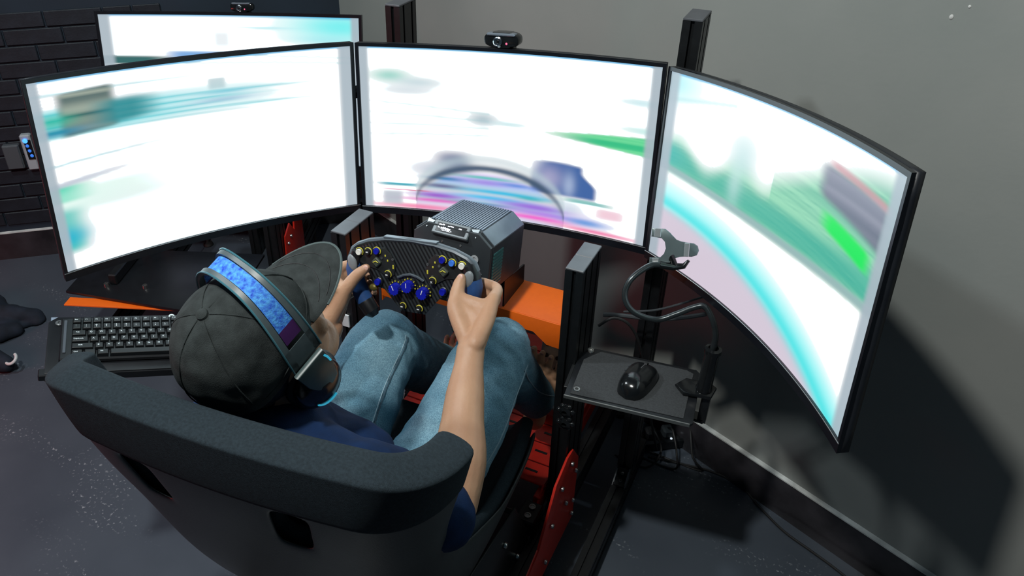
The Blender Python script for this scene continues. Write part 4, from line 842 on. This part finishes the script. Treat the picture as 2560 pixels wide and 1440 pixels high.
# jeans
jn = MB(); jn.ball((0, -.515, .525), (.175, .130, .115), None, 24, 16)
jn.chain([(.085, -.48, .535), (.125, -.30, .638), KN[1]+V((-.006, -.045, -.008)), KN[1]+V((0, .012, 0))], [.100, .096, .082, .074], 22, 6)
jn.chain([KN[1], KN[1].lerp(AN[1], .45), AN[1]+V((.004, -.022, .026))], [.072, .060, .052], 22, 6)
jn.chain([(-.085, -.48, .535), (-.112, -.33, .628), KN[-1]+V((.004, -.045, -.008)), KN[-1]+V((0, .012, 0))], [.100, .096, .084, .076], 22, 6)
jn.chain([KN[-1], KN[-1].lerp(AN[-1], .45), AN[-1]+V((0, -.02, .04))], [.076, .072, .066], 22, 6)
jo = fuse('jeans', jn, M_DENIM, pe, .0065, 4, .5)
def wrinkle(o, amp, sc, stretch, seed=0, zones=None):
    me = o.data; n = len(me.vertices); co = np.empty(n*3); me.vertices.foreach_get('co', co); no = np.empty(n*3); me.vertices.foreach_get('normal', no); co = co.reshape(-1, 3); no = no.reshape(-1, 3)
    out = co.copy()
    for i in range(n):
        p = V(co[i]); q = V((p.x*stretch[0], p.y*stretch[1], p.z*stretch[2]))*sc + V((seed, seed*.7, 0))
        w_ = noise.noise(q) ; w2 = noise.noise(q*2.3+V((9, 3, 1)))
        r_ = 1-abs(w_)*2.2
        k = zones(p) if zones else 1.0
        out[i] += no[i]*amp*k*(max(r_, -.6)*.7+.4*w2)
    me.vertices.foreach_set('co', out.ravel()); me.update()
def jz(p):
    d = min((p-KN[1]).length, (p-KN[-1]).length); return .55+.9*math.exp(-(d/.10)**2)+.8*math.exp(-((p.y+.46)/.10)**2)
wrinkle(jo, .0062, 9.0, (.8, 2.0, 1.2), 5, jz); wrinkle(jo, .0030, 24.0, (.8, 1.6, 1.2), 8, jz)
bvh = BVHTree.FromPolygons([v.co for v in jo.data.vertices], [list(p.vertices) for p in jo.data.polygons])
def seam(pts, side, nm='seam', r=.0016, m=None, dash=True):
    path = []
    for p in smooth(pts, 10):
        h = bvh.find_nearest(p + V(side)*.3)
        hit = bvh.ray_cast(p + V(side)*.3, -V(side))
        if hit[0] is not None: path.append(hit[0] + hit[1]*.0008)
    if len(path) < 3: return
    sm = [path[0]]+[(path[i-1]+path[i]*2+path[i+1])/4 for i in range(1, len(path)-1)]+[path[-1]]
    MB().tube(sm, r, 6).build(nm, m or mat('seam_thread', (.26, .36, .42), .8), jo)
MD = mat('seam_dark', (.035, .07, .10), .85)
thR = [(.085, -.48, .535), (.125, -.30, .638), KN[1]]; thL = [(-.085, -.48, .535), (-.112, -.33, .628), KN[-1]]
seam([(p[0], p[1], p[2]-.035) for p in [V(q) for q in thR]], (.9, -.05, .42)); seam([(p[0], p[1], p[2]) for p in [V(q) for q in thL]], (.80, 0, .60), 'seam', .0019, MD); seam([(p[0], p[1], p[2]+.008) for p in [V(q) for q in thL]], (.80, 0, .60), 'seam', .0011)
seam([KN[1]+V((0, 0, .0)), KN[1].lerp(AN[1], .5), AN[1]+V((0, 0, .05))], (.95, -.3, 0))
# t-shirt
ts = MB(); ts.chain([(0, -.690, .895), (0, -.640, .78), (0, -.565, .655), (0, -.525, .575)], [.112, .136, .142, .146], 26, 6)
ts.chain([(-.115, -.672, .880), (0, -.690, .918), (.155, -.690, .905)], [.060, .064, .060], 20)
ts.chain([(-.09, -.62, .835), (.09, -.62, .835)], [.085, .085], 18)
for s in (-1, 1):
    a, b_ = SH[s], EL[s]; e = a.lerp(b_, .84) + V((s*.006, -.012, -.012)); ts.chain([a, a.lerp(b_, .4), e], [.066, .064, .062], 20)
to = fuse('tshirt', ts, M_SHIRT, pe, .006, 6, .5); wrinkle(to, .0045, 8.5, (1, 1, 1.3), 11)
# neck ribbing of the shirt
def ell(c, rx, ry, ax, ay, n=28): return [V(c) + V(ax)*(rx*math.cos(2*PI*k/n)) + V(ay)*(ry*math.sin(2*PI*k/n)) for k in range(n+1)]
MB().tube(ell((-.002, -.676, .945), .066, .068, (1, 0, 0), (0, .93, -.36)), .0085, 8).build('collar', mat('collar_teal', (.012, .085, .085), .8), to)
# hair under the cap
hr = MB(); hr.ball(hp_(0, -.022, .030), (.083, .088, .088), RH, 24, 16); hr.ball(hp_(0, -.060, -.030), (.058, .034, .045), RH, 18, 12)
ho = fuse('hair', hr, M_HAIR, pe, .005, 4); wrinkle(ho, .002, 60, (1, 1, .35), 5)
# cap
cc = (0, -.022, .048)
def cap_pt(th, ph, k=1.0):
    x, f, u = math.sin(th)*math.sin(ph), math.sin(th)*math.cos(ph), math.cos(th)
    rx, rf, ru = .0915*k, (.124 if f > 0 else .098)*k, .120*k
    p = hp_(cc[0]+rx*x, cc[1]+rf*f, cc[2]+ru*u)
    return p
def cap_rim(ph): return math.radians(95 - 9*math.cos(ph) + 2*math.cos(2*ph))
NA, NB = 72, 26; P = []
for i in range(NA+1):
    ph = 2*PI*i/NA; row = []
    for j in range(NB+1):
        th = .02+(cap_rim(ph)-.02)*j/NB; sm_ = 1 - .010*math.exp(-((((ph*6/(2*PI)) % 1)-.5)/.06)**2)*0 - .008*math.exp(-(min((ph*3/PI) % 1, 1-(ph*3/PI) % 1)/.035)**2)*min(1, j/4)
        q = cap_pt(th, ph, sm_); w_ = noise.noise(q*26)*.0035*min(1, j/6)+noise.noise(q*55)*.0014; q = q + (q-hp_(*cc)).normalized()*w_; row.append(q)
    P.append(row)
P[NA] = P[0]
cp = MB(); cp.grid(P); co_ = cp.build('cap', M_CAP, pe, 0)
_bm = bmesh.new(); _bm.from_mesh(co_.data); bmesh.ops.remove_doubles(_bm, verts=_bm.verts[:], dist=1e-5); _bm.to_mesh(co_.data); _bm.free()
modded(co_, ('SOLIDIFY', dict(thickness=.003, offset=1)), ('SUBSURF', dict(levels=1, render_levels=1)))
MB().lathe([(.0075, -.002), (.0095, .001), (.0085, .005), (.005, .0075), (.0004, .008)], cap_pt(.0, 0, 1.0)+HU*.001, HU, 18).build('cap_button', M_CAP, co_)
for k in range(6):
    ph = k*PI/3; MB().tube([cap_pt(.10+(cap_rim(ph)-.14)*j/14, ph, 1.028) for j in range(15)], .0011, 6).build('panel_seam', M_CAP, co_)
MB().tube([cap_pt(cap_rim(q)-.13, q, 1.030) for q in np.linspace(0, 2*PI, 49)], .0009, 6).build('panel_seam', M_CAP, co_)
bmv = []
for i in range(41):
    a = -1+2*i/40; a = math.copysign(abs(a)**.85, a); ph = a*math.radians(43); root = cap_pt(cap_rim(ph)-.05, ph, 1.0); row = []
    Lb = .086*math.cos(a*PI/2)**.5 + .002
    for j in range(11):
        t = j/10; q = root + (HF*.985 - HU*.16).normalized()*(Lb*t) - HU*(.007*(a*a)*t) + HX*(a*.006*t); row.append(q)
    bmv.append(row)
bo_ = MB().grid(bmv).build('brim', M_CAP, co_, 0); modded(bo_, ('SOLIDIFY', dict(thickness=.004, offset=0)), ('SUBSURF', dict(levels=1, render_levels=1)))
for k in (.45, .72): MB().tube([bmv[i][int(10*k)] + HU*.0026 for i in range(5, 36)], .0006, 5).build('brim_stitch', K_RUBB, bo_)
MB().tube([bmv[i][10] + HU*.0006 for i in range(2, 39)], .0022, 6).build('brim_edge', mat('brim_edge', (.07, .10, .10), .8), bo_)
for x, f in ((.018, .150), (-.012, .165)): MB().ball(hp_(x, f, .047), (.0022, .0022, .0012), RH, 8, 6).build('brim_mark', K_RUBB, bo_)
for s in (-1, 1):
    MB().ball(hp_(s*.030, .087, .018), (.012, .010, .010), RH, 14, 10).build('eye', mat('eye_white', (.75, .73, .70), .3), pe); MB().ball(hp_(s*.030, .0955, .018), (.005, .0025, .005), RH, 10, 8).build('iris', mat('iris_brown', (.03, .018, .01), .2), pe)

# ================================================================== HEADSET
hs = thing('headset', 'gaming headset with grey headband and bright blue inner strap worn over the cap', 'headset', tuple(hp_(0, .03, .17)))
def sgp(v, e): return math.copysign(abs(v)**e, v)
def bandp(al, f, k=1.0, dx=0.): 
    x = (.106*k)*sgp(math.sin(al), .82); u = (.190*k)*sgp(math.cos(al), .80) - .006
    return hp_(x, f*(.62+.25*min(1, abs(math.sin(al))**2)) + .018 + .030*max(0, math.cos(al)), u)
M_BAND = mat('headband_grey', (.075, .100, .108), .42, 0, .1, 60)
als = [math.radians(-76+152*i/48) for i in range(49)]
def ribbon(nm, f0, f1, k0, k1, alist, m, parent):
    rows = [[bandp(a, f0, k0), bandp(a, f1, k0), bandp(a, f1, k1), bandp(a, f0, k1)] for a in alist]; vs = [q for r in rows for q in r]; n_ = len(rows); fs = []
    for i in range(n_-1):
        for j in range(4): j2 = (j+1) % 4; fs.append((i*4+j, i*4+j2, (i+1)*4+j2, (i+1)*4+j))
    fs += [(3, 2, 1, 0), ((n_-1)*4, (n_-1)*4+1, (n_-1)*4+2, (n_-1)*4+3)]
    return MB().add(vs, fs).build(nm, m, parent, 50)
for f0, f1 in ((-.034, -.020), (.020, .034)):
    r = ribbon('band_rail', f0, f1, 1.0, .965, als, M_BAND, hs)
    e = f1-.0 if f0 > 0 else f0+.0
    MB().tube([bandp(a, (.0335 if f0 > 0 else -.0335), 1.002) for a in als], .0016, 6).build('rail_edge', mat('edge_teal', (.05, .16, .20), .35), r)
strap = ribbon('inner_strap', -.0185, .0185, .972, .955, als[6:43], mat('strap_blue', (.015, .06, .55), .75, 0, 0, 160, .5, 300, .3, (.10, .42, .85), detail=8), hs)
for a0, a1 in ((44, 49), (0, 5)):
    ribbon('band_end', -.034, .034, 1.0, .965, als[a0:a1], M_BAND, hs)
for sgn, lst in ((1, als[40:44]), (-1, als[5:8])): ribbon('strap_clip', -.0185, .0185, .980, .960, lst, mat('clip_purple', (.06, .012, .10), .5), hs)
for s in (-1, 1):
    yk = [(-.028, .056), (.028, .056), (.030, .020), (.020, -.022), (.006, -.030), (-.014, -.028), (-.026, .010)]
    MB().prism([(f+.030, u) for f, u in yk], hp_(s*.1045, -.010, 0), HF, HU, HX*s, .010, .003).build('yoke', mat('yoke_grey', (.055, .085, .085), .35, 0, .1), hs, 30)
    cupc = hp_(s*.092, .010, -.030)
    cu = MB().ball(cupc, (.024, .044, .052), RH, 24, 16).build('ear_cup', K_GLOSS, hs)
    cs = MB(); cs.tube(ell(hp_(s*.078, .010, -.030), .038, .046, HF, HU), .011, 10); cs.build('ear_cushion', K_RUBB, hs)
    MB().tube(ell(hp_(s*.1110, .010, -.034), .026, .031, HF, HU, 40)[22:33], .0016, 6).build('light_ring', emit('ring_cyan', (.05, .60, .9), .5), cu)
    MB().tube([hp_(s*.1145, .044, .046), hp_(s*.1145, .046, .034), hp_(s*.1145, .046, .022)], .0018, 6).build('edge_light', MATS['ring_cyan'], hs)
MB().tube(smooth([hp_(-.095, .03, -.05), hp_(-.10, .07, -.07), hp_(-.08, .105, -.075), hp_(-.05, .125, -.07)]), .0035, 8).build('microphone_boom', K_RUBB, hs)
MB().ball(hp_(-.045, .127, -.069), (.010, .007, .007), RH, 12, 8).build('microphone', K_RUBB, hs)

# ================================================================== SECOND RIG, partly hidden behind the left screen
F2 = V((-.377, .926, 0)).normalized(); X2 = V((.926, .377, 0)); O2 = V((-1.152, .110, 0))
def sp(x, f, z=0.): return O2 + X2*x + F2*f + V((0, 0, z))
R2 = Matrix((X2, F2, V((0, 0, 1)))).transposed()
r2 = thing('second_rig_frame', 'far black racing rig frame with orange cross plate, below the left screen', 'rig', tuple(sp(0, .2)))
for s in (-1, 1):
    rail(r2, 'side_rail', sp(s*.25, -.04, .16), sp(s*.25, 1.0, .16), .04, .08)
    for f in (.1, .9): MB().lathe([(.022, 0), (.024, .004), (.02, .014), (.008, .018), (.008, .12)], sp(s*.25, f, 0), (0, 0, 1), 14).build('levelling_foot', K_RUBB, r2)
    post(r2, 'upright', sp(s*.25, .40)[:2], .04, .12, .20, .70, math.atan2(X2.y, X2.x))
    pl = MB().prism([(.40, .14), (.66, .14), (.66, .36), (.58, .44), (.55, .30), (.50, .36), (.43, .34)], sp(s*.272, 0), F2, (0, 0, 1), X2, .006*s, .0012).build('side_plate', K_RED, r2, 25)
    for f, z in ((.44, .22), (.45, .30), (.49, .31), (.52, .2)): bolt(pl, sp(s*.279, f, z), X2*s, .007, .006)
for f in (.05, .9): rail(r2, 'cross_rail', sp(-.23, f, .16), sp(.23, f, .16), .04, .04)
oc = MB().box(sp(-.18, .012, .298), (.40, .045, .006), R2, .001).build('cross_plate', K_ORANGE, r2)
MB().prism([(-.40, .050), (.20, -.055), (.22, .34), (-.40, .34)], sp(0, 0, .305), X2, F2, (0, 0, 1), .010, .001).build('footwell_plate', K_PLAST, r2)
MB().box(sp(-.25, .20, .335), (.03, .20, .04), R2, .004).build('pedal_block', K_ALU, r2)
for x in (-.27, -.13): bolt(r2, sp(x, .09, .315), (0, 0, 1), .010, .012)
MB().box(sp(.06, .45, .66), (.46, .14, .006), R2, .001).build('wheel_deck', K_PLAST, r2)
post2 = MB().prism(profile_poly(.04, .08), sp(0, .86, .0), X2, F2, (0, 0, 1), .95).build('monitor_post', K_ALU, r2, 30)

# ================================================================== CLOTHES PILE
_hs = len(bpy.data.objects)
bg = thing('jacket_heap', 'dark navy jacket lying in a heap on the floor at the far left', 'jacket', (-1.95, -.02, 0))
hb = MB()
for (x, y, r_, h) in ((-2.08, -.12, .12, .08), (-2.16, .0, .12, .09), (-2.00, -.04, .09, .06), (-2.04, .04, .08, .045), (-2.2, -.16, .12, .08), (-1.97, .05, .05, .03), (-1.93, .09, .04, .025)): hb.ball((x, y, h*.45), (r_, r_*.8, h*.55), rotz(random.uniform(0, 3)), 18, 12)
hb.chain([(-2.06, -.02, .06), (-1.98, .04, .05), (-1.93, .10, .025)], [.035, .03, .022], 12); hb.chain([(-2.02, -.13, .05), (-1.95, -.07, .04), (-1.92, .0, .025)], [.03, .028, .02], 12)
h_o = fuse('cloth', hb, mat('navy_cloth', (.008, .014, .026), .85, 0, .3, 30, .3, 400), bg, .008, 6); wrinkle(h_o, .012, 9, (1, 1, 1.5), 2)
for v in h_o.data.vertices: v.co.z = max(v.co.z, .0005)
MB().tube([V((-1.735, -.155, .06)) + V((.022*math.cos(a), .022*math.sin(a)*.8, .010*math.sin(a))) for a in np.linspace(math.radians(-120), math.radians(80), 14)], .0055, 10).build('white_ring', mat('ring_white', (.62, .66, .66), .4), bg)
hb2 = MB(); hb2.chain([(-1.98, -.22, .045), (-1.85, -.19, .05), (-1.76, -.165, .035)], [.06, .05, .032], 14); fuse('sleeve', hb2, MATS['navy_cloth'], bg, .008, 4)
